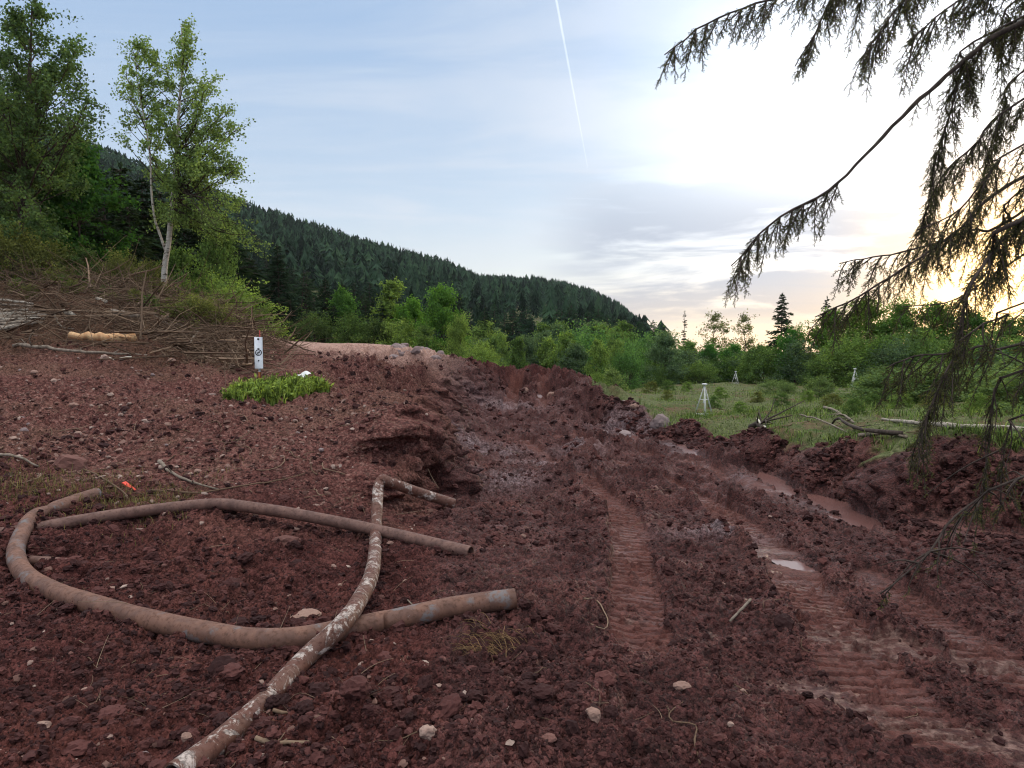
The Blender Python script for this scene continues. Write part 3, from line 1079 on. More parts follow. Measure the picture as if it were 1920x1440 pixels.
# ------------------------------------------------------------------ pipes
def pipe(name, pts, r, mat, label, rough=.04, n=150, kinks=(), seed=3):
    p = catmull(pts, n)
    rg = np.random.default_rng(seed)
    s = np.concatenate([[0], np.cumsum(np.linalg.norm(np.diff(p, axis=0), axis=1))])
    th = np.arange(20) * 2 * PI / 20
    rad = r * (1 + rough * fbm(s[:, None] * 6 + 0 * th, np.cos(th)[None] * 1.2 + 0 * s[:, None], 3, seed))
    for (t0, wd, amt) in kinks:          # pinched, flattened places
        g = np.exp(-((s / s[-1] - t0) / wd) ** 2)[:, None]
        rad = rad * (1 - g * amt * np.abs(np.cos(th + 1.0))[None] ** 1.5 + g * amt * .35 * np.abs(np.sin(th + 1.0))[None])
    mb = MB()
    tube(mb, p, rad, 20, cap=False)
    ri = rad * .86
    k = 14
    tube(mb, p[::-1][:k], ri[::-1][:k], 20, cap=False)      # inner wall seen through the mouths
    tube(mb, p[:k], ri[:k], 20, cap=False)
    # annular rims
    t, N, B = frames(p)
    for e, sg in ((0, -1), (n - 1, 1)):
        ring = lambda q: p[e] + (rad[e] * q)[:, None] * (np.cos(th)[:, None] * N[e] + np.sin(th)[:, None] * B[e]) + t[e] * sg * .002
        V = np.vstack([ring(1.03), ring(.85)])
        Q = [(j, (j + 1) % 20, 20 + (j + 1) % 20, 20 + j) for j in range(20)]
        mb.add(V, Q)
    e = n - 1
    V = np.vstack([p[k] + 0 * t[k], p[k] + (ri[k] * 1.0)[:, None] * (np.cos(th)[:, None] * N[k] + np.sin(th)[:, None] * B[k])])
    mb.add(V, None, [(0, 1 + j, 1 + (j + 1) % 20) for j in range(20)])
    q = n - 1 - k
    V = np.vstack([p[q], p[q] + (ri[q] * 1.0)[:, None] * (np.cos(th)[:, None] * N[q] + np.sin(th)[:, None] * B[q])])
    mb.add(V, None, [(0, 1 + j, 1 + (j + 1) % 20) for j in range(20)])
    return tag(mb.build(name, mat), label, 'pipe')


def gp(l, up=0.0):
    return np.array([G(a, b, o + up) for a, b, o in l])


M['pipe_a'] = mat_pipe('rusty_pipe', (.125, .064, .047), (.20, .10, .068), (.34, .29, .27), .66, (.17, .155, .155))
M['pipe_b'] = mat_pipe('brown_pipe', (.11, .058, .047), (.185, .1, .078), (.28, .2, .16), .7)
M['pipe_c'] = mat_pipe('flaking_pipe', (.13, .066, .048), (.12, .046, .031), (.44, .37, .33), .525)
pipe('bent_pipe', gp([(182, 926, .06), (125, 945, .07), (66, 968, .12), (42, 998, .12), (30, 1040, .1), (48, 1078, .1), (100, 1108, .09), (180, 1135, .08), (280, 1163, .07), (400, 1188, .06),
                      (480, 1199, .055), (560, 1196, .055), (640, 1182, .06), (715, 1166, .07), (740, 1162, .08), (850, 1138, .13), (966, 1122, .17)], .022), .066, M['pipe_a'],
     'thick rusty pipe bent into a long hook, open mouth facing right', n=260, kinks=((.10, .012, .4), (.81, .012, .3), (.2, .03, .1)))
pipe('bent_pipe', gp([(-90, 1012, .05), (0, 1001, .05), (60, 992, .07), (150, 976, .08), (240, 962, .09), (330, 951, .1), (405, 945, .12), (460, 950, .12), (560, 965, .09), (700, 993, .08), (882, 1036, .06)], .02), .056, M['pipe_b'],
     'brown pipe with a gentle bend lying behind the hooked pipe', n=160, seed=8)
pk = [G(325, 1455, .05), G(420, 1384, .05), G(500, 1312, .06), G(575, 1232, .1), G(640, 1172, .2), G(678, 1118, .17), G(699, 1068, .14), P(704, 1010, 6.05), P(707, 950, 6.55), P(710, 912, 6.9), P(717, 900, 6.97),
      P(735, 906, 7.0), P(790, 925, 7.2), P(850, 944, 7.35)]
pipe('bent_pipe', pk, .055, M['pipe_c'], 'pipe with flaking white paint, kinked at its raised far end', n=220, kinks=((.80, .012, .45), (.55, .02, .12)), seed=12)
pipe('pipe_offcut', gp([(-40, 1044, .05), (40, 1050, .05), (126, 1056, .04)]), .042, M['pipe_b'], 'short pipe stub poking in at left behind the hook bend', n=60, seed=15)


mb = MB()
rg = np.random.default_rng(88)
for nm in [o for o in scene.objects if o.name.startswith('bent_pipe')]:
    v = np.zeros(len(nm.data.vertices) * 3, np.float32)
    nm.data.vertices.foreach_get('co', v)
    v = v.reshape(-1, 3)
    q = v[rg.integers(0, len(v) * 9 // 10, 900)] + rg.normal(size=(900, 3)) * [.05, .05, 0]
    gq = gh(q[:, 0], q[:, 1])
    k = (q[:, 2] - gq < .16)
    q, gq = q[k], gq[k]
    sz_ = .006 + .028 * rg.uniform(0, 1, len(q)) ** 2.5
    rocks(mb, np.column_stack([q[:, :2], gq + sz_ * .3]), sz_, ICO2, rg, .8, .3)
tag(mb.build('pipe_side_soil', M['clod'], smooth=False), 'loose red crumbs of soil banked against the pipes', 'soil', kind='stuff')


# ------------------------------------------------------------------ sticks and logs
def stick(name, pts, r0, r1, mat, label, cat, group=None, sides=7, side_twigs=0, seed=0, knots=.12, n=None):
    rg = np.random.default_rng(seed)
    pts = np.array(pts, float)
    if n is None:
        gl_ = gh(pts[:, 0], pts[:, 1]) + r0 * .8
        pts[:, 2] = np.maximum(pts[:, 2] + .65 * max(0.0, float((gl_ - pts[:, 2]).max())), gl_)
    n = n or max(6, 3 * len(pts))
    p = catmull(pts, n) + rg.normal(size=(n, 3)) * r0 * .25
    o0 = p[0].copy()
    mb = MB()
    tube(mb, p - o0, np.linspace(r0, r1, n) * (1 + knots * rg.normal(size=n).clip(-1, 1)), sides, rg.uniform(.3, .8))
    for k in range(side_twigs):
        i = rg.integers(1, n - 1)
        d = unit(p[i] - p[i - 1]) * .6 + rg.normal(size=3) * .5
        d[2] = abs(d[2]) * .6
        L = rg.uniform(4, 14) * r0
        q = np.array([p[i], p[i] + d * L * .5, p[i] + d * L + rg.normal(size=3) * L * .15]) - o0
        tube(mb, catmull(q, 5), np.linspace(r0 * .4, r0 * .12, 5), 4, rg.uniform(.3, .8))
    o = mb.build(name, mat)
    o.location = o0
    return tag(o, label, cat, group)


stick('log', gp([(208, 588, .3), (240, 592, .32), (270, 597, .3)]), .085, .075, M['log'], 'short grey log lying high in the brush heap', 'log', seed=1)
stick('log', gp([(180, 574, .3), (200, 576, .32)]), .05, .05, M['pale_log'], 'short pale cut log end above the grey log', 'log', seed=2)
stick('pale_pole', gp([(118, 583, .3), (140, 590, .3)]), .05, .045, M['pale_log'], 'short pale snapped pole left of the grey log', 'pole', seed=3)
stick('split_log', gp([(134, 637, .3), (160, 637, .34), (205, 640, .36), (254, 643, .36)]), .075, .13, M['fresh'], 'freshly split log with bright orange wood in the brush heap', 'log', seed=4, knots=.06)
stick('splinter', gp([(214, 631, .5), (247, 632, .54)]), .03, .03, M['fresh'], 'orange splinter resting on the split log', 'splinter', seed=5)
stick('dead_branch', gp([(25, 660, .05), (70, 664, .08), (130, 672, .09), (160, 682, .07), (200, 685, .06), (260, 685, .07), (300, 681, .08)]), .045, .022, M['log'], 'long grey branch along the foot of the brush heap', 'branch', seed=6, side_twigs=4)
stick('peeled_stick', gp([(190, 684, .1), (214, 685, .1)]), .035, .03, M['white_wood'], 'white peeled stick lying on the long grey branch', 'stick', seed=7)
stick('peeled_stick', gp([(226, 685, .1), (268, 685, .1)]), .03, .025, M['white_wood'], 'thinner peeled stick right of the white one', 'stick', seed=8)
stick('dead_branch', gp([(290, 592, .2), (320, 612, .22), (345, 628, .18), (358, 640, .12)]), .04, .02, M['log'], 'bare branch slanting down the right end of the brush heap', 'branch', seed=9, side_twigs=5)
stick('dead_branch', gp([(322, 606, .2), (350, 613, .2), (385, 618, .15)]), .045, .02, M['log'], 'grey branch pointing right out of the brush heap', 'branch', seed=10, side_twigs=3)
stick('dead_branch', gp([(333, 671, .05), (350, 660, .2), (358, 648, .3), (368, 632, .4), (372, 629, .38)]), .028, .012, M['log'], 'thin curved branch arching up at the heap end', 'branch', seed=11, side_twigs=3)
stick('dead_branch', gp([(100, 590, .15), (108, 608, .2), (122, 620, .15), (140, 622, .1)]), .03, .014, M['log'], 'forked branch sagging beside the pole stack', 'branch', seed=12, side_twigs=4)
for i, (a, b, c, d) in enumerate([(-40, 560, 62, 569), (-40, 570, 75, 575), (-40, 577, 60, 580), (-40, 590, 62, 583), (-45, 597, 58, 589), (-40, 607, 55, 592), (-40, 604, 82, 598), (-30, 612, 70, 600), (-40, 616, 78, 603), (-20, 622, 60, 607), (-40, 585, 90, 590), (-40, 565, 40, 572), (-40, 594, 74, 586), (-30, 601, 84, 594), (-40, 611, 66, 597)]):
    stick('cut_pole', gp([(a, b, .3), ((a + c) / 2, (b + d) / 2 + (i % 3 - 1) * 2, .42), (c, d, .34)]), .045, .03, M['pale_log'] if i % 3 == 0 else M['log'], 'bare cut pole in the loose stack at the left edge', 'pole', 'cut poles stacked at the left edge', seed=20 + i, side_twigs=1)
stick('dead_branch', gp([(300, 864, .03), (318, 884, .06), (342, 896, .05), (380, 910, .04), (410, 916, .03)]), .022, .009, M['log'], 'curved pale branch lying above the bent pipes', 'branch', seed=40, side_twigs=2)
stick('dead_branch', gp([(282, 920, .03), (330, 923, .04), (380, 924, .03), (450, 912, .03), (520, 902, .03), (572, 888, .03)]), .011, .006, M['twig'], 'long thin root lying just behind the brown pipe', 'root', seed=41, side_twigs=3)
stick('dead_branch', gp([(148, 880, .05), (190, 898, .06), (230, 925, .08), (240, 940, .05)]), .012, .007, M['twig'], 'dark twig slanting toward the orange tag', 'twig', seed=42, side_twigs=2)
stick('dead_branch', gp([(-10, 868, .05), (30, 880, .06), (75, 892, .03)]), .02, .01, M['log'], 'grey branch end at the left edge of the bank', 'branch', seed=43)
stick('peeled_stick', gp([(1368, 1178, .012), (1385, 1162, .02), (1408, 1143, .02)]), 0.008, .0105, M['log'], 'short pale peeled stick lying between the tread tracks', 'stick', seed=44, knots=.05)
stick('root', gp([(1312, 1450, .01), (1303, 1405, .02), (1304, 1380, .02), (1262, 1365, .03), (1254, 1350, .03), (1280, 1335, .02)]), .0055, .0025, M['twig'], 'pale crooked root at the bottom edge of the mud', 'root', seed=45, side_twigs=3)
stick('root', gp([(1095, 1140, .02), (1120, 1150, .04), (1140, 1185, .03), (1130, 1200, .02), (1105, 1200, .01)]), .006, .003, M['twig'], 'thin looping root left of the left tread track', 'root', seed=46)
stick('dead_branch', gp([(625, 1330, .02), (665, 1328, .03), (712, 1314, .02)]), .013, .006, M['dark_bark'], 'dark twig lying right of the flaking pipe', 'twig', seed=47, side_twigs=2)
stick('dead_branch', gp([(480, 1405, .02), (520, 1408, .03), (580, 1415, .02)]), .012, .008, M['twig'], 'stubby twig lying by the near end of the flaking pipe', 'twig', seed=48, side_twigs=2)
stick('dead_branch', gp([(512, 1354, .02), (545, 1350, .03), (580, 1338, .02)]), .009, .005, M['twig'], 'thin twig just right of the flaking pipe', 'twig', seed=49)
stick('dead_branch', gp([(1560, 795, .05), (1572, 784, .2), (1590, 795, .2), (1620, 806, .16), (1695, 812, .12)]), .022, .036, M['dark_bark'], 'dark forked dead branch on the grassy bank edge', 'branch', seed=50, side_twigs=4)
stick('fallen_trunk', gp([(1655, 786, .12), (1720, 793, .14), (1790, 799, .15), (1860, 801, .15), (1960, 812, .14)]), .025, .042, M['pale_log'], 'long pale fallen trunk along the grassy bank', 'trunk', seed=51, side_twigs=4)
stick('fallen_trunk', gp([(1610, 818, .06), (1660, 815, .07), (1700, 822, .06)]), .03, .022, M['log'], 'thin grey pole lying below the forked dead branch', 'pole', seed=52, side_twigs=1)
stick('dead_branch', gp([(1545, 764, .05), (1570, 772, .08), (1600, 792, .07)]), .04, .02, M['log'], 'grey broken limb above the forked dead branch', 'branch', seed=53, side_twigs=3)
stick('dead_branch', gp([(1500, 780, .05), (1530, 787, .1), (1560, 800, .08), (1590, 815, .05)]), .02, .012, M['log'], 'thin bowed branch on the grass left of the fork', 'branch', seed=54, side_twigs=3)
stick('root_stump', gp([(1405, 800, .03), (1420, 796, .12), (1432, 803, .05)]), .07, .03, M['dark_bark'], 'dark uprooted stump on the bank rim behind the puddle', 'stump', seed=55, side_twigs=8)
stick('peeled_stick', gp([(1420, 786, .22), (1428, 796, .12), (1436, 802, .06)]), .022, .02, M['white_wood'], 'pale split stick leaning on the uprooted stump', 'stick', seed=56)
stick('dead_branch', gp([(720, 920, .02), (700, 926, .05), (670, 936, .03)]), .012, .006, M['log'], 'thin twig crossing behind the kinked pipe', 'twig', seed=57)
stick('dead_branch', gp([(760, 1135, .01), (790, 1165, .02), (805, 1185, .01)]), .006, .004, M['log'], 'short pale twig under the open pipe', 'twig', seed=58)

rgx = np.random.default_rng(17)


def litter(name, label, group, n, box, lmin, lmax, rmin, rmax, mat):
    for i in range(n):
        px_, py_ = rgx.uniform(box[0], box[1]), rgx.uniform(box[2], box[3])
        g = G(px_, py_)
        a = rgx.uniform(0, 2 * PI)
        L = rgx.uniform(lmin, lmax)
        k = 5
        c = rgx.normal() * .5
        q = []
        x, y = g[0], g[1]
        for j in range(k):
            q.append((x, y))
            x += math.cos(a) * L / k
            y += math.sin(a) * L / k
            a += c * .5 + rgx.normal() * .35
        q = np.array(q)
        z = gh(q[:, 0], q[:, 1])
        r = rgx.uniform(rmin, rmax)
        zz = np.maximum(z, np.convolve(np.pad(z, 1, mode='edge'), np.ones(3) / 3, 'valid')) + r * 1.2
        stick(name, np.column_stack([q, zz]), r, r * .5, mat, label, 'twig', group, 5, int(rgx.integers(0, 3)), 500 + i, n=9)


litter('twig', 'thin dead twig lying on the churned foreground soil', 'twigs on the foreground soil', 60, (60, 1700, 950, 1430), .08, .34, .0013, .0036, M['twig'])
litter('twig', 'thin dead root strewn over the stony left bank', 'roots strewn over the left bank', 90, (0, 860, 690, 930), .25, .9, .003, .009, M['twig'])
litter('twig', 'dead twig lying on the grassy bank', 'twigs on the grassy bank', 26, (1290, 1900, 765, 835), .4, 1.2, .006, .014, M['twig'])

# fine root fibres torn out of the soil
mb = MB()
rg = np.random.default_rng(29)
n = 1700
px_ = rg.uniform(-40, 1250, n)
py_ = rg.uniform(690, 1420, n)
Y_ = np.clip(1.75 * F / np.maximum(py_ - 655, 20), 2, 24)
X_ = (px_ - 960) / F * Y_
m_ = region(X_, Y_)
k = rg.uniform(0, 1, n) < np.clip(.25 + m_['left'] * .6 + m_['lumpy'] * .6 - m_['track'], 0, 1) * (1 - m_['sand'])
X_, Y_ = X_[k], Y_[k]
Z_ = gh(X_, Y_)
for i in range(len(X_)):
    if Y_[i] < 7 and i % 5:
        continue
    L = rg.uniform(.05, .3) * (.45 + Y_[i] / 10)
    a, el = rg.uniform(0, 2 * PI), abs(rg.normal() * .35)
    d = np.array([math.cos(a) * math.cos(el), math.sin(a) * math.cos(el), math.sin(el)])
    b = rg.normal(size=3) * .3 * L
    b[2] -= .15 * L
    t = np.linspace(0, 1, 5)[:, None]
    p = np.array([X_[i], Y_[i], Z_[i] + .004]) + d * L * t + b * t ** 2 + np.array([0, 0, .03 * L])
    r = rg.uniform(.0007, .0019) * (1 + Y_[i] / 8)
    tube(mb, p, np.linspace(r, r * .5, 5), 3, rg.uniform(.2, 1), cap=False)
tag(mb.build('root_fibres', M['twig']), 'fine pale root fibres torn out of the soil', 'roots', kind='stuff')

# brush heap: a tangle of thin dead branches nobody could count
mb = MB()
rg = np.random.default_rng(23)
for i in range(7200):
    u = rg.uniform(-1.0, -.34) if i % 4 else rg.uniform(-.62, -.385)
    y = rg.uniform(14.5, 23)
    if y < 16.5 and rg.uniform() < .6:
        continue
    x = u * y
    z = float(base(x, y)) + (.4 * max(0.0, float(fbm(np.array([x * .7]), np.array([y * .7]), 4, 401)[0]) + .1) if y > 15 else 0) + rg.uniform(0, .5 if i % 5 else .75) ** 1.3 * (1.0 if u < -.38 else .45)
    a = rg.uniform(0, 2 * PI)
    el = rg.normal() * .4 + (.25 if y > 19 else 0)
    L = rg.uniform(.3, 1.5)
    d = np.array([math.cos(a) * math.cos(el), math.sin(a) * math.cos(el), math.sin(el)])
    b = rg.normal(size=3) * .22 * L
    b[2] -= .08 * L
    p = np.array([[x, y, z]]) + np.array([0, .33, .66, 1.0])[:, None] * d * L + (np.array([0, .6, .9, 1]) ** 2)[:, None] * b
    r = rg.uniform(.004, .013) * (1 + (rg.uniform() < .1) * 2.2)
    if i % 60 == 0:
        r = rg.uniform(.018, .036)
        p = p[0] + (p - p[0]) * np.array([1.6, 1.6, .08])
    tube(mb, p, np.linspace(r, r * .4, 4), 3, rg.uniform(0, 1) ** 1.5, cap=False)
tag(mb.build('brush_heap', M['twig']), 'brown tangle of dead brushwood heaped below the left trees', 'brushwood', kind='stuff')


# ------------------------------------------------------------------ trees
def crown_tree(seed, H, trunk_r, clumps, leaf, lw, per, bark, name, lean=(0, 0), extra=None, twigs=4, fork=None, base_t=.0, droop=.25, trunk=None, leafmat='leaf'):
    """tapered trunk, limbs reaching to leaf clumps, many small leaf faces"""
    rg = np.random.default_rng(seed)
    root = empty(name)
    wood, limb, lv = MB(), MB(), MB()
    if trunk is None:
        hs = np.linspace(0, 1, 9)
        tp = np.stack([lean[0] * hs ** 1.5 + rg.normal(size=9) * .012 * H * (hs > 0), lean[1] * hs ** 1.5 + rg.normal(size=9) * .012 * H * (hs > 0), hs * H * .93], -1)
        tp = catmull(tp, 24)
    else:
        tp = catmull(trunk, 30)
    tube(wood, tp, trunk_r * np.linspace(1, .12, len(tp)) ** .9, 8, .5)
    stems = [tp]
    for f in (fork or []):
        f = catmull(f, 20)
        tube(wood, f, trunk_r * .42 * np.linspace(1, .15, 20), 6, .5)
        stems.append(f)
    for (c, r, dens) in clumps:
        c = np.asarray(c, float)
        best = None
        for st in stems:
            hd = np.hypot(st[:, 0] - c[0], st[:, 1] - c[1])
            want = np.maximum(c[2] - hd * .7 - .02 * H, (base_t + rg.uniform(0, .22)) * H)
            i = int(np.argmin(np.abs(st[:, 2] - want) + hd * .35))
            sc = hd[i] + abs(st[i, 2] - want[i])
            if best is None or sc < best[0]:
                best = (sc, st, i)
        _, st, i = best
        s0 = st[i]
        L = np.linalg.norm(c - s0)
        mid = (s0 + c) / 2 + np.array([0, 0, -.06 * L]) + rg.normal(size=3) * .06 * L
        bp = catmull([s0, mid, c], 8)
        rb = np.clip(.006 * L + .0012 * H, 0, trunk_r * .3)
        tube(limb, bp, np.linspace(rb, rb * .25, 8), 5, .5, cap=False)
        n = int(per * dens)
        ends = c + rg.normal(size=(twigs, 3)) * r * np.array([.75, .75, .6])
        pts = []
        for e in ends:
            q0 = bp[rg.integers(4, 8)]
            q = catmull([q0, (q0 + e) / 2 + rg.normal(size=3) * .1 * r, e], 5)
            tube(limb, q, np.linspace(rb * .4, rb * .1, 5), 3, .5, cap=False)
            t = rg.uniform(.25, 1.05, n // twigs)[:, None]
            pts.append(q0 + (e - q0) * t + rg.normal(size=(n // twigs, 3)) * r * .24)
        pts = np.vstack(pts)
        rhombs(lv, pts, leaf, lw, None, droop, np.clip(rg.uniform(0, 1, len(pts)) * .8 + rg.uniform(-.1, .3), 0, 1), rg)
    wood.build('trunk', bark, root)
    limb.build('limbs', M['bark'], root)
    lv.build('crown', M[leafmat], root, smooth=False)
    return root


def round_clumps(rg, n, H, w, z0, shape):
    out = []
    for k in range(n):
        t = rg.uniform(0, 1) ** .85
        z = z0 * H + (1 - z0) * H * t
        if shape == 'egg':
            pr = math.sin(PI * min(1, .12 + t * .93)) ** .6
        elif shape == 'cone':
            pr = (1 - t) ** .7 + .08
        else:
            pr = math.sqrt(max(.02, 1 - (t * 1.02) ** 2.2))
        a = rg.uniform(0, 2 * PI)
        d = w * pr * math.sqrt(rg.uniform(.12, 1))
        out.append(((d * math.cos(a), d * math.sin(a), z), w * rg.uniform(.2, .36), rg.uniform(.6, 1.3)))
    return out


def spruce_tree(seed, H, w, name, levels=26, sparse=0.0, z0=.05, mat='needle', top=.02):
    rg = np.random.default_rng(seed)
    root = empty(name)
    wood, lv = MB(), MB()
    tp = np.array([[0, 0, 0], [rg.normal() * .01 * H, rg.normal() * .01 * H, H * .5], [0, 0, H]])
    tp = catmull(tp, 12)
    tube(wood, tp, .016 * H * np.linspace(1, .06, 12), 6, .5)
    for i in range(levels):
        t = z0 + (1 - z0 - top) * (i + rg.uniform(0, .8)) / levels
        Lm = w * (1 - t) ** .8 * (.55 + .45 * min(1, (t - z0) * 7 + .4)) + .012 * H
        nb = rg.integers(5, 9)
        a0 = rg.uniform(0, 2 * PI)
        for k in range(nb):
            if rg.uniform() < sparse:
                continue
            a = a0 + 2 * PI * k / nb + rg.normal() * .2
            L = Lm * rg.uniform(.4, 1.25)
            tz_ = t * H + rg.normal() * .012 * H
            d = np.array([math.cos(a), math.sin(a), 0])
            sd = np.array([-math.sin(a), math.cos(a), 0])
            dr = .35 - .7 * t + rg.normal() * .08
            q = np.array([[0, 0, tz_], d * L * .55 + [0, 0, tz_ - dr * L * .45], d * L + [0, 0, tz_ - dr * L * .55]])
            bp = catmull(q, 7)
            tube(wood, bp, np.linspace(.0035 * H, .001 * H, 7), 3, .5, cap=False)
            ns = 16
            s = rg.uniform(.18, 1.0, ns)
            p = np.stack([np.interp(s, np.linspace(0, 1, 7), bp[:, j]) for j in range(3)], -1)
            sgn = rg.choice([-1, 1], ns)[:, None]
            ax = d * .7 + sd * sgn * rg.uniform(.3, 1.1, (ns, 1)) + np.array([0, 0, -1]) * rg.uniform(.05, .75, (ns, 1))
            rhombs(lv, p, L * .34 + .01 * H, .055 * L + .006 * H, ax, 0, np.clip(rg.uniform(0, .8, ns) + .2 * s, 0, 1), rg)
            rhombs(lv, bp[-1:], L * .2 + .01 * H, .03 * L + .005 * H, np.array([d + [0, 0, .1]]), 0, None, rg)
    rhombs(lv, np.array([[0, 0, H * .965]] * 4), .05 * H, .012 * H, np.array([[.15, 0, 1], [-.15, .1, 1], [0, -.2, 1], [0, 0, 1.]]), 0, None, rg)
    wood.build('trunk', M['dark_bark'], root)
    lv.build('crown', M[mat], root, smooth=False)
    return root


PROTO = {}


def paint(root, c):
    for ch in root.children:
        ch.color = (*c, 1) if ch.name.startswith('crown') else (1, 1, 1, 1)


def tall(root):
    """height reached by the leaves"""
    for ch in root.children:
        if ch.name.startswith('crown'):
            v = np.zeros(len(ch.data.vertices) * 3, np.float32)
            ch.data.vertices.foreach_get('co', v)
            return float(np.quantile(v[2::3], .992))
    return 1.0



def decid(k, H=6.0, w=1.7, n=62, leaf=.17, lw=.115, per=150, z0=.22, shape='egg', name='deciduous_tree', bark='bark'):
    rg = np.random.default_rng(1000 + k)
    return crown_tree(1000 + k, H, .012 * H, round_clumps(rg, n, H, w, z0, shape), leaf, lw, per, M[bark], name, (rg.normal() * .05 * H, rg.normal() * .05 * H))


PROTO['d0'] = (decid(0), 6.0)
PROTO['d1'] = (decid(1, 6, 1.35, 64, .17, .115, 150, .15, 'cone'), 6.0)
PROTO['d2'] = (decid(2, 6, 2.1, 84, .17, .115, 150, .12, 'dome'), 6.0)
PROTO['d3'] = (decid(3, 6, 1.5, 40, .17, .11, 60, .3, 'egg'), 6.0)
PROTO['d4'] = (decid(4, 6, 2.6, 100, .16, .11, 140, .06, 'dome'), 6.0)


def shrub(k, H=2.4, w=1.4, n=44, leaf=.11, lw=.075, per=130):
    rg = np.random.default_rng(2000 + k)
    st = []
    for a in rg.uniform(0, 2 * PI, 5):
        st.append(np.array([[0, 0, 0], [math.cos(a) * w * .25, math.sin(a) * w * .25, H * .45], [math.cos(a) * w * .5, math.sin(a) * w * .5, H * rg.uniform(.7, .95)]]))
    return crown_tree(2000 + k, H, .03, round_clumps(rg, n, H, w, .05, 'dome'), leaf, lw, per, M['bark'], 'shrub', fork=st)


PROTO['b0'] = (shrub(0), 2.4)
PROTO['b1'] = (shrub(1, 2.4, 1.1, 36), 2.4)
PROTO['b2'] = (shrub(2, 2.4, 1.8, 60, .11, .07, 120), 2.4)
PROTO['s0'] = (spruce_tree(1, 12, 2.7, 'spruce_tree', 38), 12.0)
PROTO['s1'] = (spruce_tree(2, 12, 2.2, 'spruce_tree', 38, .1), 12.0)
PROTO['s2'] = (spruce_tree(3, 12, 3.3, 'spruce_tree', 24, .1), 12.0)
PROTO['s3'] = (spruce_tree(4, 12, 1.3, 'spruce_tree', 24, .45, .3), 12.0)
USED = set()
PROTO = {k: (v[0], tall(v[0]) if k[0] != 's' else v[1]) for k, v in PROTO.items()}


def plant(kind, px, top, Y, colr, label, cat, group=None, wide=1.0, z=None, name=None, rz=None):
    root, H = PROTO[kind]
    p = P(px, top, Y)
    z0 = gz(p[0], Y) if z is None else z
    h = max(.4, p[2] - z0)
    o = root if kind not in USED else dup(root)
    USED.add(kind)
    s = h / H
    o.location = (p[0], Y, z0 - .04 * h * .3)
    o.scale = (s * wide, s * wide, s)
    o.rotation_euler = (0, 0, rng.uniform(0, 2 * PI) if rz is None else rz)
    paint(o, tuple(v * 1.6 for v in colr))
    tag(o, label, cat, group)
    if name:
        o.name = name
    return o


LG = (.115, .175, .055)      # fresh light green
MG = (.072, .12, .042)
DG = (.056, .09, .037)
BG = (.066, .105, .062)       # bluish green
OG = (.105, .12, .045)
SPC = (.017, .030, .018)      # spruce
SG = (.032, .055, .032)

# young birch with a forked white stem
BY = 22.5


def bpt(px, py, dy=0.0):
    return P(px, py, BY + dy)


bz = bpt(306, 556)
lobes = [((350, 88), 17, 48, 7), ((346, 62), 10, 22, 3), ((258, 122), 30, 50, 9), ((232, 165), 20, 22, 4), ((286, 190), 30, 42, 8), ((262, 245), 45, 42, 9), ((312, 215), 30, 55, 9), ((340, 150), 20, 40, 6), ((385, 148), 28, 36, 8), ((372, 190), 24, 26, 5),
         ((412, 225), 34, 34, 9), ((425, 252), 20, 20, 4), ((405, 318), 55, 26, 10), ((445, 305), 18, 14, 4), ((330, 275), 40, 30, 8), ((350, 370), 60, 36, 15), ((330, 405), 45, 26, 10), ((395, 395), 32, 32, 8), ((295, 330), 30, 30, 6), ((380, 425), 30, 16, 4), ((450, 440), 45, 24, 8), ((365, 262), 36, 34, 12), ((392, 325), 44, 24, 9), ((330, 330), 34, 30, 9), ((300, 130), 24, 40, 6), ((430, 380), 26, 18, 5), ((375, 300), 40, 24, 8)]
rgb_ = np.random.default_rng(77)
cl = []
for (c, rx, ry, n) in lobes:
    for k in range(n):
        a, q = rgb_.uniform(0, 2 * PI), math.sqrt(rgb_.uniform(0, 1))
        pt = bpt(c[0] + rx * q * math.cos(a), c[1] + ry * q * math.sin(a), rgb_.normal() * .75)
        cl.append((pt - bz, rgb_.uniform(.2, .38), rgb_.uniform(.6, 1.3)))
tr = [bpt(306, 560) - bz, bpt(309, 500) - bz, bpt(316, 455) - bz, bpt(321, 400) - bz, bpt(330, 310) - bz, bpt(336, 200) - bz, bpt(342, 120) - bz, bpt(340, 48) - bz]
fk = [[bpt(310, 470) - bz, bpt(300, 440) - bz, bpt(290, 410) - bz, bpt(284, 360) - bz, bpt(280, 280) - bz, bpt(262, 180) - bz, bpt(252, 110) - bz]]
birch = crown_tree(31, 9.0, .105, cl, .086, .064, 125, M['birch'], 'birch_tree', trunk=np.array(tr), fork=fk, twigs=4, base_t=.33)
birch.location = bz
paint(birch, (.18, .27, .105))
tag(birch, 'slender birch with a forked pale trunk standing on the left bank', 'tree')

# tall leafy tree at the left edge
TY = 24.0
tz = P(45, 560, TY)
rgt = np.random.default_rng(78)
lobes = [((60, 40), 38, 46, 12), ((55, 110), 62, 50, 20), ((130, 95), 18, 20, 3), ((115, 150), 40, 36, 10), ((20, 190), 70, 50, 22), ((150, 215), 30, 30, 7), ((90, 240), 70, 46, 18), ((-40, 130), 40, 60, 10), ((40, 310), 90, 50, 22), ((-40, 280), 60, 70, 14), ((120, 320), 50, 40, 10),
         ((20, 400), 70, 50, 16), ((70, 440), 50, 30, 8)]
cl = []
for (c, rx, ry, n) in lobes:
    for k in range(n):
        a, q = rgt.uniform(0, 2 * PI), math.sqrt(rgt.uniform(0, 1))
        pt = P(c[0] + rx * q * math.cos(a), c[1] + ry * q * math.sin(a), TY + rgt.normal() * 1.1)
        cl.append((pt - tz, rgt.uniform(.28, .5), rgt.uniform(.7, 1.3)))
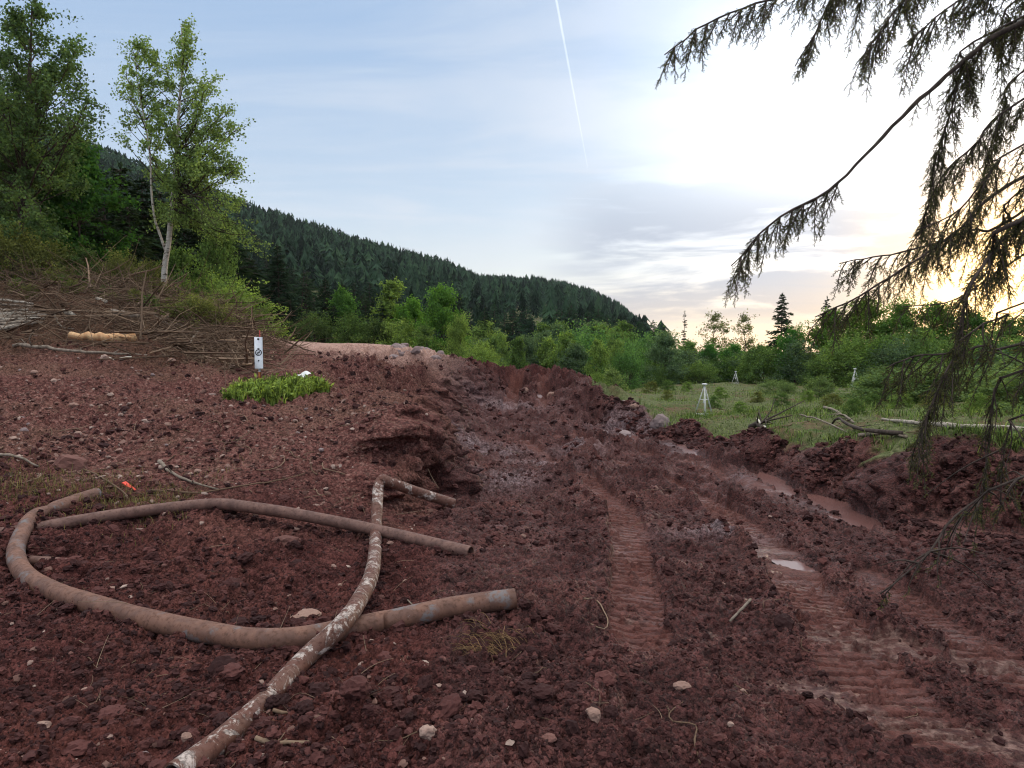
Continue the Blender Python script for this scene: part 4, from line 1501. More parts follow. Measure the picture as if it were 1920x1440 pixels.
tr = [P(45, 565, TY) - tz, P(40, 450, TY) - tz, P(44, 330, TY) - tz, P(52, 200, TY) - tz, P(58, 80, TY) - tz, P(60, 5, TY) - tz]
big = crown_tree(32, 11, .15, cl, .11, .08, 170, M['bark'], 'leafy_tree', trunk=np.array(tr), base_t=.2)
big.location = tz
paint(big, (.10, .165, .075))
tag(big, 'tallest leafy tree, dark green, at the left edge of the photo', 'tree')

# left wood behind the brush heap
plant('d2', -70, 120, 27, DG, 'broad dark leafy tree cut by the left edge behind the tallest tree', 'tree', wide=.9)
plant('d0', 140, 262, 29, (.03, .075, .022), 'dark leafy tree between the tallest tree and the birch', 'tree')
plant('d4', 10, 330, 25.5, DG, 'low dark spreading tree under the tallest tree', 'tree', wide=.6)
for i, (a, b, c) in enumerate([(95, 300, 33), (180, 300, 35), (225, 305, 37), (265, 330, 38), (300, 345, 40), (150, 330, 31), (345, 365, 41), (395, 372, 43), (240, 380, 33), (420, 400, 46), (190, 400, 30)]):
    plant(('s0', 's2', 's1')[i % 3], a, b, c, (.017, .03, .016) if i % 2 else (.022, .036, .018), 'dark conifer in the shady wood behind the birch', 'tree', 'dark conifers behind the birch', wide=1.5)
plant('d2', 405, 398, 31, MG, 'mid-green leafy tree just right of the birch trunk', 'tree', wide=.5)
for i, (k, a, b, c, w, colr, l) in enumerate([
        ('b2', 20, 420, 22.0, 1.0, OG, 'olive bush at the left edge above the pole stack'), ('b0', 95, 455, 22.4, 1.1, OG, 'olive bush above the grey log, left of the birch'), ('b1', 160, 465, 22.8, 1.2, DG, 'dark bush midway between the left edge and the birch'),
        ('b2', 225, 470, 23.2, .8, OG, 'wide olive bush just left of the birch trunk'), ('b0', 275, 490, 23.6, .8, OG, 'small bush at the left foot of the birch'), ('b1', 340, 465, 25, .9, MG, 'upright green bush directly behind the birch trunk'),
        ('b2', 370, 512, 27, 1.0, LG, 'bright green bush right of the birch foot'), ('b0', 430, 520, 29, 1.2, LG, 'bright rounded bush left of the tall dark spruce'), ('b1', 475, 548, 30, 1.2, LG, 'small bright bush at the foot of the tall dark spruce'), ('b0', 120, 500, 21.6, 1.0, OG, 'low scrubby bush on top of the brush heap'),
        ('b1', 40, 505, 21.4, 1.3, OG, 'low scrubby bush over the cut poles'), ('b2', -60, 430, 22, 1, DG, 'dark bush cut by the left edge')]):
    plant(k, a, b, c, colr, l, 'bush', wide=w)

for i in range(16):
    plant(['b1', 'b0', 'b2'][i % 3], 20 + i * 25 + rng.uniform(-12, 12), rng.uniform(528, 572) + (i > 10) * 22, rng.uniform(19.2, 21.5), [OG, MG, (.1, .115, .045)][i % 3], 'small scrubby shoot growing up through the brush heap', 'bush', 'scrubby shoots in the brush heap', wide=rng.uniform(1, 1.6))
# far edge of the left bank
for i, (k, a, b, c, w, colr, l) in enumerate([
        ('s0', 520, 456, 45, 1.0, SPC, 'tall dark spruce behind the sign'), ('s1', 468, 478, 49, 1.3, (.02, .028, .016), 'brownish spruce left of the tall dark spruce'), ('s2', 440, 440, 54, 1.0, (.02, .026, .016), 'thin-topped brown spruce behind the bright bushes'),
        ('s2', 570, 500, 47, 1.0, SG, 'greenish spruce right of the tall dark spruce'), ('s0', 610, 520, 49, 1.0, SPC, 'dark spruce between the greenish spruce and the pale leafy tree'),
        ('d0', 642, 540, 45, .9, (.055, .12, .035), 'pale leafy tree above the sandy track, leftmost of the bright ones'), ('s1', 685, 552, 46, 1.3, SG, 'soft green conifer between two bright leafy trees'), ('d1', 732, 529, 45, 1.1, LG, 'bright pointed leafy tree above the rubble heap'),
        ('d0', 770, 560, 44, 1.0, (.07, .15, .032), 'bright leafy tree between the pointed and the biggest one'), ('d2', 828, 537, 41, .85, (.065, .14, .035), 'biggest rounded leafy tree above the rubble heap'),
        ('d4', 862, 592, 37, .7, LG, 'bright spreading leafy bush at the right end of the rubble'), ('b2', 905, 645, 35, 1.0, LG, 'low bright bush above the cut end wall'), ('b1', 800, 610, 38, 1.0, MG, 'mid-green bush in front of the biggest rounded tree'),
        ('b0', 745, 600, 41, 1.1, LG, 'bright bush under the pointed leafy tree'), ('b2', 590, 585, 42, 1.1, DG, 'dark bush beside the sandy track under the spruces'), ('b0', 660, 590, 42, 1.0, MG, 'bush beside the sandy track under the pale leafy tree'),
        ('b1', 700, 600, 41.5, 1.1, DG, 'dark bush just left of the rubble heap'), ('s1', 545, 560, 44, 1.6, SPC, 'short dark spruce at the near end of the sandy track'), ('s0', 625, 572, 43.5, 1.5, SPC, 'low dark spruce beside the sandy track'),
        ('s2', 715, 565, 44, 1.4, SPC, 'low dark spruce under the bright trees')]):
    plant(k, a, b, c, colr, l, 'bush' if k[0] == 'b' else 'tree', wide=w)

# valley trees beyond the far mound
rgv = np.random.default_rng(5)
for i in range(34):
    a = rgv.uniform(905, 1215)
    Y = rgv.uniform(36, 85)
    b = 622 + (60 - Y) * .9 + rgv.uniform(-8, 16) + (1215 - a) * .02
    colr = [LG, MG, BG, (.06, .125, .045)][i % 4]
    plant(['d0', 'd1', 'd2', 'b2'][i % 4], a, b, Y, colr, 'leafy young tree in the dip beyond the far mound', 'tree', 'leafy young trees beyond the far mound', wide=rgv.uniform(.8, 1.2))
plant('b1', 1150, 690, 30, (.12, .17, .07), 'pale silvery bush at the right end of the far mound', 'bush', wide=1.1)
plant('b0', 1120, 700, 33, LG, 'light bush left of the pale silvery bush', 'bush', wide=1.2)
plant('b2', 1175, 668, 40, BG, 'bluish green bush behind the pale silvery bush', 'bush')
for i in range(46):
    a = rgv.uniform(830, 1225)
    Y = rgv.uniform(95, 150)
    b = 585 + (120 - Y) * .45 + rgv.uniform(-10, 18) + max(0, a - 1120) * .18
    plant(['s0', 's1', 's2'][i % 3], a, b, Y, [(.024, .05, .028), (.03, .062, .034), (.02, .042, .026)][i % 3], 'mid-green conifer at the foot of the wooded hill', 'tree', 'conifers at the foot of the hill', wide=rgv.uniform(1.1, 1.6))
for i in range(60):
    a = rgv.uniform(380, 960)
    Y = rgv.uniform(75, 150)
    b = np.interp(a, [380, 600, 800, 960], [425, 520, 555, 590]) + rgv.uniform(-18, 40)
    plant(['s0', 's1', 's2'][i % 3], a, b, Y, [(.016, .03, .018), (.022, .042, .024), (.017, .032, .02)][i % 3], 'dark conifer low on the wooded hillside', 'tree', 'dark conifers low on the hillside', wide=rgv.uniform(1.1, 1.5))

# right side behind the grassy platform
for i, (k, a, b, c, w, colr, l) in enumerate([
        ('d2', 1247, 622, 48, .85, BG, 'big rounded bluish-green tree at the right foot of the hill'), ('s1', 1243, 606, 130, 1.3, SPC, 'small far spruce behind the rounded bluish tree'), ('s1', 1220, 618, 140, 1.0, SPC, 'tiny far spruce at the end of the ridge'),
        ('s3', 1284, 582, 85, .75, SPC, 'bare thin spruce with a lopsided branch on the skyline'), ('d3', 1341, 586, 78, 1.1, (.06, .075, .03), 'backlit airy tree on the skyline, left one of a pair'), ('d3', 1396, 588, 80, .85, (.06, .075, .03), 'backlit airy tree on the skyline, right one of a pair'),
        ('s0', 1467, 548, 55, .95, (.018, .028, .017), 'tall narrow spruce rising over the bushes by the sunset'), ('s1', 1551, 556, 62, .8, SPC, 'second skyline spruce, partly behind the hanging branch'), ('d0', 1292, 640, 46, 1.0, MG, 'mid-green tree right of the rounded bluish tree'),
        ('d4', 1330, 642, 44, .8, (.035, .09, .025), 'deep green bushy tree above the second tripod'), ('d0', 1375, 645, 45, 1.1, (.045, .11, .028), 'bushy tree behind the farthest tripod'), ('d2', 1425, 648, 41, .9, MG, 'bushy tree below the narrow spruce, left side'),
        ('d4', 1490, 628, 39, .7, (.04, .10, .026), 'leafy tree just right of the narrow spruce'), ('d2', 1560, 598, 38, .8, (.055, .105, .024), 'leafy tree under the long hanging branch tip'), ('d2', 1625, 578, 36, .8, (.06, .1, .024), 'yellowish leafy tree left of the sun glow'), ('d4', 1690, 578, 34, .7, (.05, .095, .025), 'leafy tree behind the hanging spruce clump, left of it'),
        ('d2', 1755, 585, 33, .8, (.05, .1, .025), 'leafy tree straight below the sun glow'), ('d2', 1825, 600, 31, .8, (.04, .085, .024), 'leafy tree behind the bare horizontal branch'), ('d4', 1890, 610, 29, .7, (.04, .08, .024), 'leafy tree near the right edge below the sun'), ('d2', 1960, 590, 28, .9, (.04, .08, .024), 'leafy tree cut by the right edge')]):
    plant(k, a, b - (16 if a > 1480 and k[0] == 'd' else 0), c + (8 if c < 50 and a > 1280 else 0), tuple(v * 1.3 for v in colr), l, 'tree', wide=w * (1.3 if k in ('d0', 'd2', 'd4') else 1))
rgv = np.random.default_rng(15)
for i in range(34):
    a = 1215 + 25 * i + rgv.uniform(-14, 14)
    Y = np.interp(a, [1210, 1400, 1600, 1900, 2070], [47, 49, 39, 27, 21]) + rgv.uniform(-1, 4)
    b = np.interp(a, [1210, 1400, 1600, 1750, 1900, 2070], [674, 662, 634, 622, 622, 615]) + rgv.uniform(-12, 28)
    plant(['b0', 'b2', 'b1'][i % 3], a, b, Y, [(.095, .15, .05), MG, (.08, .14, .04), BG][i % 4], 'leafy shrub in the thicket behind the grassy platform', 'bush', 'thicket shrubs behind the grassy platform', wide=rgv.uniform(.9, 1.4))
for i in range(44):
    a = rgv.uniform(1440, 1990)
    Y = np.interp(a, [1480, 1650, 1990], [27, 21, 13]) + rgv.uniform(-2, 4)
    if min(abs(a - 1602), abs(a - 1713)) < 30:
        continue
    b = np.interp(a, [1480, 1650, 1800, 1990], [704, 694, 682, 670]) + rgv.uniform(-6, 26)
    plant(['b1', 'b0', 'b2'][i % 3], a, b, Y, [(.08, .125, .055), (.095, .14, .06)][i % 2], 'low soft-leaved shrub at the back of the platform', 'bush', 'low shrubs on the platform', wide=rgv.uniform(1.4, 2.2))
for i, (a, b, Y) in enumerate([(1352, 725, 27), (1220, 715, 31), (1250, 712, 33), (1290, 716, 34), (1420, 742, 23), (1465, 748, 20), (1515, 735, 22), (1560, 750, 18), (1640, 745, 17), (1690, 752, 15), (1755, 748, 14), (1340, 752, 22), (1390, 758, 19), (1250, 742, 26), (1600, 762, 14.5), (1830, 755, 12.5)]):
    plant('b1', a, b, Y, [LG, OG, MG][i % 3], 'small weed clump growing low on the grassy platform', 'bush', 'weed clumps on the platform', wide=1.5)


# wooded hillside: thousands of far conifers that read as one mass
def hill_wood():
    rg = np.random.default_rng(44)
    mb = MB()
    n = 9500
    u = rg.uniform(RU[1], RU[-2] + .01, n * 2)
    t = rg.uniform(0, 1, n * 2)
    yr = np.interp(u, RU, RY)
    y = np.sqrt(t) * (yr + 25 - 130) + 130
    ok = rg.uniform(0, 1, n * 2) < (y / yr) * .75
    u, y = u[ok], y[ok]
    x = u * y
    z = base(x, y)
    for i in range(len(x)):
        H = rg.uniform(8, 17) if y[i] > 260 else rg.uniform(7, 14)
        pine = rg.uniform() < .6
        w = H * (rg.uniform(.15, .2) if not pine else rg.uniform(.17, .23))
        tint = rg.uniform(0, .9) if rg.uniform() > .09 else 1.05
        nt_ = 6 if y[i] > 300 else 10
        V, T = [], []
        base_t = .22 if not pine else .42
        for k in range(nt_):
            f = k / (nt_ - 1)
            zt = base_t + (1 - base_t) * f
            if pine:
                rr = w * (math.sin(PI * (.22 + .74 * f)) ** .8) * rg.uniform(.75, 1.2)
                hh = H * .17
            else:
                rr = w * (1 - f) ** .85 * rg.uniform(.85, 1.15) + .02 * H
                hh = H * .2
            m = 12 if y[i] > 300 else 18
            th = np.arange(m) * 2 * PI / m + rg.uniform(0, 6)
            ra = rr * np.where(np.arange(m) % 2, .45, 1.0) * rg.uniform(.7, 1.25, m)
            zz = zt * H - hh * .35 - np.where(np.arange(m) % 2, -.25, .2) * hh * rg.uniform(.5, 1.5, m)
            o = len(V)
            ox, oy = rg.normal() * rr * .15, rg.normal() * rr * .15
            V.append((ox, oy, min(H * 1.02, zt * H + hh * .55)))
            V += list(zip(ra * np.cos(th) + ox, ra * np.sin(th) + oy, zz))
            T += [(o, o + 1 + q, o + 1 + (q + 1) % m) for q in range(m)]
        V = np.array(V)
        mb.add(V + [x[i], y[i], z[i]], None, T, np.clip(tint + rg.normal(size=len(V)) * .12, 0, 1.2))
        if y[i] > np.interp(u[i], RU, RY) - 60:
            tube(mb, np.array([[x[i], y[i], z[i] - 1], [x[i], y[i], z[i] + H * .8]]), np.array([.2, .08]), 3, .05, cap=False)
    return tag(mb.build('hillside_forest', M['hill_needle'], smooth=False), 'dark conifer forest covering the whole hillside up to the ridge', 'forest', kind='stuff')


hill_wood()


# ------------------------------------------------------------------ grass
def blades(name, pts, hmin, hmax, w, mat, label, cat, seed, lean=.5, broad=0, grow=None):
    rg = np.random.default_rng(seed)
    n = len(pts)
    h = (rg.uniform(hmin, hmax, n) * (1 if grow is None else grow))[:, None]
    d = rg.normal(size=(n, 3))
    d[:, 2] = 0
    d = unit(d)
    sd = np.stack([-d[:, 1], d[:, 0], np.zeros(n)], -1)
    up = np.array([0, 0, 1.0])
    ln = rg.uniform(.1, 1, n)[:, None] * lean
    a = pts
    b = pts + up * h * .55 + d * h * ln * .3
    c = pts + up * h * (1 - .35 * ln) + d * h * ln
    ww = (w * rg.uniform(.6, 1.4, n))[:, None]
    V = np.stack([a - sd * ww / 2, a + sd * ww / 2, b + sd * ww * .4, b - sd * ww * .4, c], 1).reshape(-1, 3)
    o = (np.arange(n) * 5)[:, None]
    mb = MB()
    mb.add(V, o + np.array([[0, 1, 2, 3]]), o + np.array([[3, 2, 4]]), np.repeat(rg.uniform(0, 1, n), 5))
    if broad:
        q = rg.integers(0, n, broad)
        pp = pts[q] + np.stack([rg.normal(size=broad) * .03, rg.normal(size=broad) * .03, rg.uniform(.03, hmax * .75, broad)], -1)
        rhombs(mb, pp, .09, .045, None, .1, rg.uniform(0, .9, broad), rg)
    return tag(mb.build(name, M[mat], smooth=False), label, cat, kind='stuff')


rg = np.random.default_rng(61)
n = 120000
u = rg.uniform(.13, .86, n)
y = np.exp(rg.uniform(math.log(7.5), math.log(46), n))
x = u * y
m = region(x, y)
f = m['grass'] * np.clip(.5 + 1.7 * fbm(x * .5, y * .5, 4, 55), 0.03, 1) * sstep(8, 16, y + 4 * fbm(x * .7, y * .7, 3, 5))
bt_ = np.interp(u, BTU, BTY)
edge = np.exp(-((y - bt_ - .25) / .3) ** 2)
f = np.maximum(f, m['grass'] * edge)
k = rg.uniform(0, 1, n) < f
x, y, edge = x[k], y[k], edge[k]
grow_ = .7 + 2.6 * np.maximum(fbm(x * .9, y * .9, 4, 57), 0) ** 1.0 * 2 + edge * .9
blades('meadow_grass', np.stack([x, y, gh(x, y)], -1), .03, .12, .013, 'sedge', 'patchy olive grass over the platform on the right', 'grass', 62, 1.5, grow=grow_)
# tuft of tall grass round the sign
g1_, g2_ = G(528, 770), G(520, 722)
gc = (g1_ + g2_) / 2
gr_ = max(.7, (g2_[1] - g1_[1]) / 2)
n = 19000
a, q = rg.uniform(0, 2 * PI, n), np.sqrt(rg.uniform(0, 1, n))
x, y = gc[0] + .82 * q * np.cos(a), gc[1] + 1.05 * gr_ * q * np.sin(a)
k = (q < .8 + .9 * fbm(x * 2.2, y * 2.2, 3, 14)) & (fbm(x * 3.1, y * 3.1, 3, 24) > -.2)
x, y, q = x[k], y[k], q[k]
hz = gh(x, y) + .05 * np.clip(1 - q ** 2, 0, 1) + .12 * fbm(x * 2.5, y * 2.5, 3, 4)
blades('grass_mound', np.stack([x, y, hz], -1), .06, .28, .016, 'grass', 'lush green grass mound left standing round the sign', 'grass', 63, 1.0, 1500)
n = 5200
x = rg.uniform(-6.2, -3.1, n)
y = rg.normal(6.75, .4, n)
k = fbm(x * 1.3, y * 1.3, 4, 66) + .25 * rg.normal(size=n) * .5 > .03
blades('dry_grass', np.stack([x, y, gh(x, y)], -1)[k], .02, .11, .005, 'dry', 'thin dry grass by the left pipe ends', 'grass', 64, 1.2)
# straw tuft in the mud
sc_ = G(930, 1240)
mb = MB()
for i in range(110):
    c0 = sc_[:2] + rg.normal(size=2) * np.array([.085, .07])
    z0 = gz(*c0) + .015
    a = rg.normal() * .6 + (PI * .85)
    L = rg.uniform(.06, .2)
    tube(mb, catmull(np.array([[c0[0], c0[1], z0], [c0[0] + math.cos(a) * L * .5, c0[1] + math.sin(a) * L * .5, z0 + .015 + rg.uniform(0, .02)], [c0[0] + math.cos(a) * L, c0[1] + math.sin(a) * L, z0 + rg.uniform(-.005, .02)]]), 4), np.array([.0018, .0018, .0015, .001]), 3, rg.uniform(0, 1), cap=False)
tag(mb.build('straw_tuft', M['straw']), 'pale straw tuft lying flat in the mud', 'straw')

# ------------------------------------------------------------------ sign
sg = G(478, 733)
sx, sy = sg[0], sg[1] + .25
sz = gz(sx, sy)
topz = P(478, 632, sy)[2] - sz
botz = P(478, 691, sy)[2] - sz
sign = empty('marker_sign', (sx, sy, sz), R(6))
tag(sign, 'narrow white marker sign with round black symbol on a post in the grass mound', 'sign')
mwhite = mat_plain('sign_white', (.72, .76, .82), .5, .4, .06)
mgrey = mat_plain('post_grey', (.4, .42, .44), .5, .4, .15, metal=.4)
mrust = mat_plain('post_rust', (.28, .09, .035), .8, .3, .35)
mblack = mat_plain('sign_black', (.035, .04, .045), .6, .3, .1)
mb = MB()
boxy(mb, (0, 0, (.17 + botz + .3) / 2), (.04, .035, botz + .3 - .17))
po = mb.build('post', mgrey, sign)
mb = MB()
boxy(mb, (0, 0, .0), (.044, .039, .62))
mb.build('rusted_foot', mrust, po).location = (0, 0, .02)
PW = .155
mb = MB()
boxy(mb, (0, -.035, (topz + botz) / 2), (PW, .02, topz - botz))
boxy(mb, (-PW / 2 + .008, -.015, (topz + botz) / 2), (.016, .055, (topz - botz) * .995))
pn = mb.build('panel', mwhite, sign)
mb = MB()
tube(mb, np.array([[.02, -.01, topz - .3], [.02, -.01, topz + .13]]), .008, 6)
mb.build('marker_rod', mat_plain('rod_red', (.45, .05, .04), .5), sign)
cz = topz - (topz - botz) * .49
mb = MB()


def ring_flat(mb, c, r0, r1, n=28, y=-.048):
    th = np.arange(n) * 2 * PI / n
    V = np.vstack([np.stack([c[0] + r * np.cos(th), np.full(n, yy), c[1] + r * np.sin(th)], -1) for r, yy in ((r0, y), (r1, y), (r1, y + .004), (r0, y + .004))])
    Q = [(k * n + j, k * n + (j + 1) % n, ((k + 1) % 4) * n + (j + 1) % n, ((k + 1) % 4) * n + j) for k in range(4) for j in range(n)]
    mb.add(V, Q)


def bar(mb, x0, z0, x1, z1, w, y=-.0487):
    d = np.array([x1 - x0, 0, z1 - z0])
    L = np.linalg.norm(d)
    d = d / L
    boxy(mb, ((x0 + x1) / 2, y + .002, (z0 + z1) / 2), (L, .004, w), [d, [0, 1, 0], [-d[2], 0, d[0]]])


ring_flat(mb, (0.0, cz), .046, .062)
bar(mb, -.034, cz - .034, .036, cz + .034, .012)
bar(mb, 0.004, cz + .02, .03, cz - .012, .014, -.0495)
bar(mb, -.03, cz + .006, .012, cz + .012, .012, -.0502)
bar(mb, -.012, cz - .012, -.002, cz - .036, .012, -.0509)
bar(mb, 0.0, cz + .062, 0.0, cz + .085, .016, -.0495)
bar(mb, -.02, cz + .078, .02, cz + .078, .014, -.0502)
mb.build('emblem', mblack, pn)
for k, (zz, rr) in enumerate(((topz - .04, .02), (cz - .155, .014))):
    mb = MB()
    tube(mb, np.array([[0, -.044, zz], [0, -.05, zz]]), rr, 14)
    mb.build('bolt', mblack, pn)

# white scrap on the grass mound, orange tag by the pipe
g = G(562, 733)
g[2] = gz(g[0], g[1] + .3) + .3
mb = MB()
nu, nv = 9, 6
V = []
for iu in range(nu):
    for iv in range(nv):
        a, b = iu / (nu - 1) - .5, iv / (nv - 1) - .5
        V.append((a * .22, b * .16, .03 * math.sin(a * 5 + b * 3) + .02 * a))
V = np.array(V)
n0 = len(V)
V = np.vstack([V, V - [0, 0, .006]])
Q = []
for iu in range(nu - 1):
    for iv in range(nv - 1):
        k = iu * nv + iv
        Q.append((k, k + nv, k + nv + 1, k + 1))
        Q.append((n0 + k, n0 + k + 1, n0 + k + nv + 1, n0 + k + nv))
for iu in range(nu - 1):
    for iv in (0, nv - 1):
        k = iu * nv + iv
        Q.append((k, k + nv, n0 + k + nv, n0 + k))
for iv in range(nv - 1):
    for iu in (0, nu - 1):
        k = iu * nv + iv
        Q.append((k, k + 1, n0 + k + 1, n0 + k))
mb.add(V, Q)
o = mb.build('plastic_scrap', mat_plain('scrap_white', (.78, .8, .78), .5, .4, .05))
o.location = (g[0], g[1] + .3, g[2])
o.rotation_euler = (R(28), R(8), R(-12))
tag(o, 'crumpled white plastic scrap on top of the grass mound', 'scrap')
p0, p1 = G(252, 920, .03), G(232, 904, .10)
d = unit(p1 - p0)
sd = unit(np.cross(d, [0, 0, 1]))
mb = MB()
boxy(mb, (p0 + p1) / 2, (np.linalg.norm(p1 - p0) * 1.0, .055, .012), [d, sd, np.cross(d, sd)])
tag(mb.build('marker_peg', mat_plain('peg_orange', (.85, .09, .05), .5, .4, .06)), 'bright orange-red marker peg stuck in the bank behind the pipes', 'peg')


# ------------------------------------------------------------------ tripods on the platform
malu = mat_plain('tripod_white', (.6, .62, .58), .5, .4, .12)
mcap = mat_plain('tripod_cap', (.75, .77, .76), .45, .4, .05)


def tripod(h=1.1):
    root = empty('survey_tripod')
    sp = .31 * h
    legs = []
    for k in range(3):
        a = R(-100 + 120 * k)
        legs.append(np.array([math.cos(a) * sp, math.sin(a) * sp, 0]))
    apex = np.array([0, 0, h * .95])
    for f in legs:
        mb = MB()
        side = unit(np.cross(apex - f, [0, 0, 1.0])) * .016
        for s in (-1, 1):
            tube(mb, np.array([f + side * s * 1.6, apex + side * s * .6 + unit(f - apex) * .03]), np.array([.013, .011]), 6)
        boxy(mb, f + [0, 0, .012], (.06, .06, .024))
        mb.build('leg', malu, root)
    for t, w in ((.12, .012), (.56, .009)):
        mb = MB()
        for k in range(3):
            a, b = legs[k] * (1 - t) + apex * t, legs[(k + 1) % 3] * (1 - t) + apex * t
            tube(mb, np.array([a, b]), w, 6)
        mb.build('brace', malu, root)
    mb = MB()
    tube(mb, np.array([[0, 0, h * .93], [0, 0, h * .96], [0, 0, h * .965], [0, 0, h * .99], [0, 0, h]]), np.array([.03, .03, .085, .085, .06]), 16)
    mb.build('head_plate', mcap, root)
    mb = MB()
    tube(mb, np.array([[0, 0, h * .93], [0, 0, h * .5]]), .004, 5)
    boxy(mb, (0, 0, h * .47), (.07, .07, .09))
    mb.build('plumb_weight', mcap, root)
    return root


tp0 = tripod()
for i, (px_, pyb, Y, hpx, rz, l) in enumerate([(1320, 785, 20, 66, 0, 'white survey tripod standing at the rim of the pit, nearest one'), (1379, 722, 44, 26, 40, 'small far survey tripod against dark bushes, between the near tripod and the spruce'),
                                              (1602, 727, 34, 36, 200, 'white survey tripod standing half in shrubs on the platform'), (1713, 731, 36, 32, 80, 'survey tripod glimpsed behind the hanging spruce branch')]):
    o = tp0 if i == 0 else dup(tp0)
    p = P(px_, pyb, Y)
    z = gz(p[0], Y)
    s = (P(px_, pyb - hpx, Y)[2] - z) / 1.1
    o.location = (p[0], Y, z)
    o.scale = (s, s, s)
    o.rotation_euler = (0, 0, R(rz))
    tag(o, l, 'tripod', 'survey tripods on the grassy platform')

# ------------------------------------------------------------------ near spruce whose branches hang into the view
TX, TYY = 5.3, 4.7
spr = empty('spruce_tree', (TX, TYY, 0))
tag(spr, 'big spruce outside the right edge whose dark branches hang into the view', 'tree')
tzb = gz(TX, TYY)
spr.location.z = tzb
ORG = np.array([TX, TYY, tzb])
mb = MB()
tube(mb, catmull(np.array([[0, 0, -.1], [.03, 0, 2], [.05, .02, 4], [0, .03, 7], [0, 0, 11]]), 30), np.linspace(.24, .03, 30), 14)
mb.build('trunk', M['dark_bark'], spr)
rgs = np.random.default_rng(99)


def needle_twig(wd, nd, p0, d, L, nlen=.016, dens=340):
    d = unit(d)
    e = p0 + d * L + np.array([0, 0, -.12 * L])
    m_ = (p0 + e) / 2 + rgs.normal(size=3) * .06 * L
    q = catmull([p0, m_, e], 5)
    tube(wd, q, np.array([.0022, .002, .0018, .0016, .0012]), 3, .5, cap=False)
    n = max(4, int(L * dens))
    t = np.linspace(.03, 1.0, n)
    p = np.stack([np.interp(t, np.linspace(0, 1, 5), q[:, j]) for j in range(3)], -1)
    rad = rgs.normal(size=(n, 3))
    rad = unit(rad - (rad @ d)[:, None] * d)
    ax = d * .75 + rad * .8
    rhombs(nd, p, nlen, .0038, ax, 0, None, rgs)


def spray(wd, nd, p0, d, L, r=.004, dead=0.0, sag=.5):
    """a side shoot with alternating twigs, sagging toward its tip"""
    d = unit(d)
    g = np.array([0, 0, -1.0])
    pts = [p0]
    v = d.copy()
    n = 6
    for k in range(n):
        v = unit(v + g * sag * .22 + rgs.normal(size=3) * .08)
        pts.append(pts[-1] + v * L / n)
    q = catmull(pts, 14)
    tube(wd, q, np.linspace(r, .0016, 14), 4, .5, cap=False)
    k = max(3, int(L / .021))
    for i in range(k):
        t = (i + rgs.uniform(0, 1)) / k
        if rgs.uniform() < dead:
            continue
        j = min(12, int(t * 13))
        tg = unit(q[j + 1] - q[j])
        pp = q[j] + (q[j + 1] - q[j]) * (t * 13 - j)
        sd = unit(np.cross(tg, rgs.normal(size=3) + np.array([0, 1.5, 0]))) * (1 if i % 2 else -1)
        l = (.035 + .17 * L * (1 - t) ** .7) * rgs.uniform(.6, 1.25)
        dd = tg * .8 + sd * .75 + g * .3
        needle_twig(wd, nd, pp, dd, l)
        if l > .07:
            for s in (-1, 1):
                if rgs.uniform() < .75:
                    needle_twig(wd, nd, pp + unit(dd) * l * rgs.uniform(.3, .6), tg * .6 + sd * .4 * s + g * .3 + rgs.normal(size=3) * .3, l * .5)
    needle_twig(wd, nd, q[-1], q[-1] - q[-2], .05)


def bough(pix, z0, r0, ranges, dead=0.0, bare=0, attach=None, label=None):
    pts = [np.array([TX, TYY, z0])] + [P(a, b, c) for a, b, c in pix]
    n = 60
    q = catmull(pts, n)
    q[4:] += rgs.normal(size=(n - 4, 3)) * r0 * .12
    s = np.linspace(0, 1, n)
    wd, nd = MB(), MB()
    rad = .78 * r0 * (1 - s) ** .8 + .003
    tube(wd, q - ORG, rad * (1 + .1 * rgs.normal(size=n).clip(-1, 1)), 7, .5)
    L = np.sum(np.linalg.norm(np.diff(q, axis=0), axis=1))
    for (t0, t1, dens, lmin, lmax, down) in ranges:
        k = int((t1 - t0) * L * dens * 1.45)
        for i in range(k):
            t = t0 + (t1 - t0) * (i + rgs.uniform(0, 1)) / k
            j = min(n - 2, int(t * (n - 1)))
            tg = unit(q[j + 1] - q[j])
            side = np.cross(tg, [0, 0, 1.0])
            side = unit(side) * (1 if i % 2 else -1) * rgs.uniform(.2, 1.0)
            d = tg * rgs.uniform(.25, .9) + side * .55 + np.array([0, 0, -1]) * down * rgs.uniform(.4, 1.2)
            spray(wd, nd, q[j] - ORG, d, rgs.uniform(lmin, lmax) * 1.15, .0045, dead)
    for i in range(bare):
        j = rgs.integers(12, n - 2)
        d = unit(q[j + 1] - q[j]) * .5 + rgs.normal(size=3) * .6
        l = rgs.uniform(.08, .4)
        e = catmull([q[j] - ORG, q[j] - ORG + d * l * .5, q[j] - ORG + d * l + [0, 0, -.2 * l]], 7)
        tube(wd, e, np.linspace(.005, .0015, 7), 4, .5, cap=False)
    b = wd.build('branch', M['dark_bark'], spr)
    if nd.n:
        nd.build('needles', M['spray'], b, smooth=False)
    return b


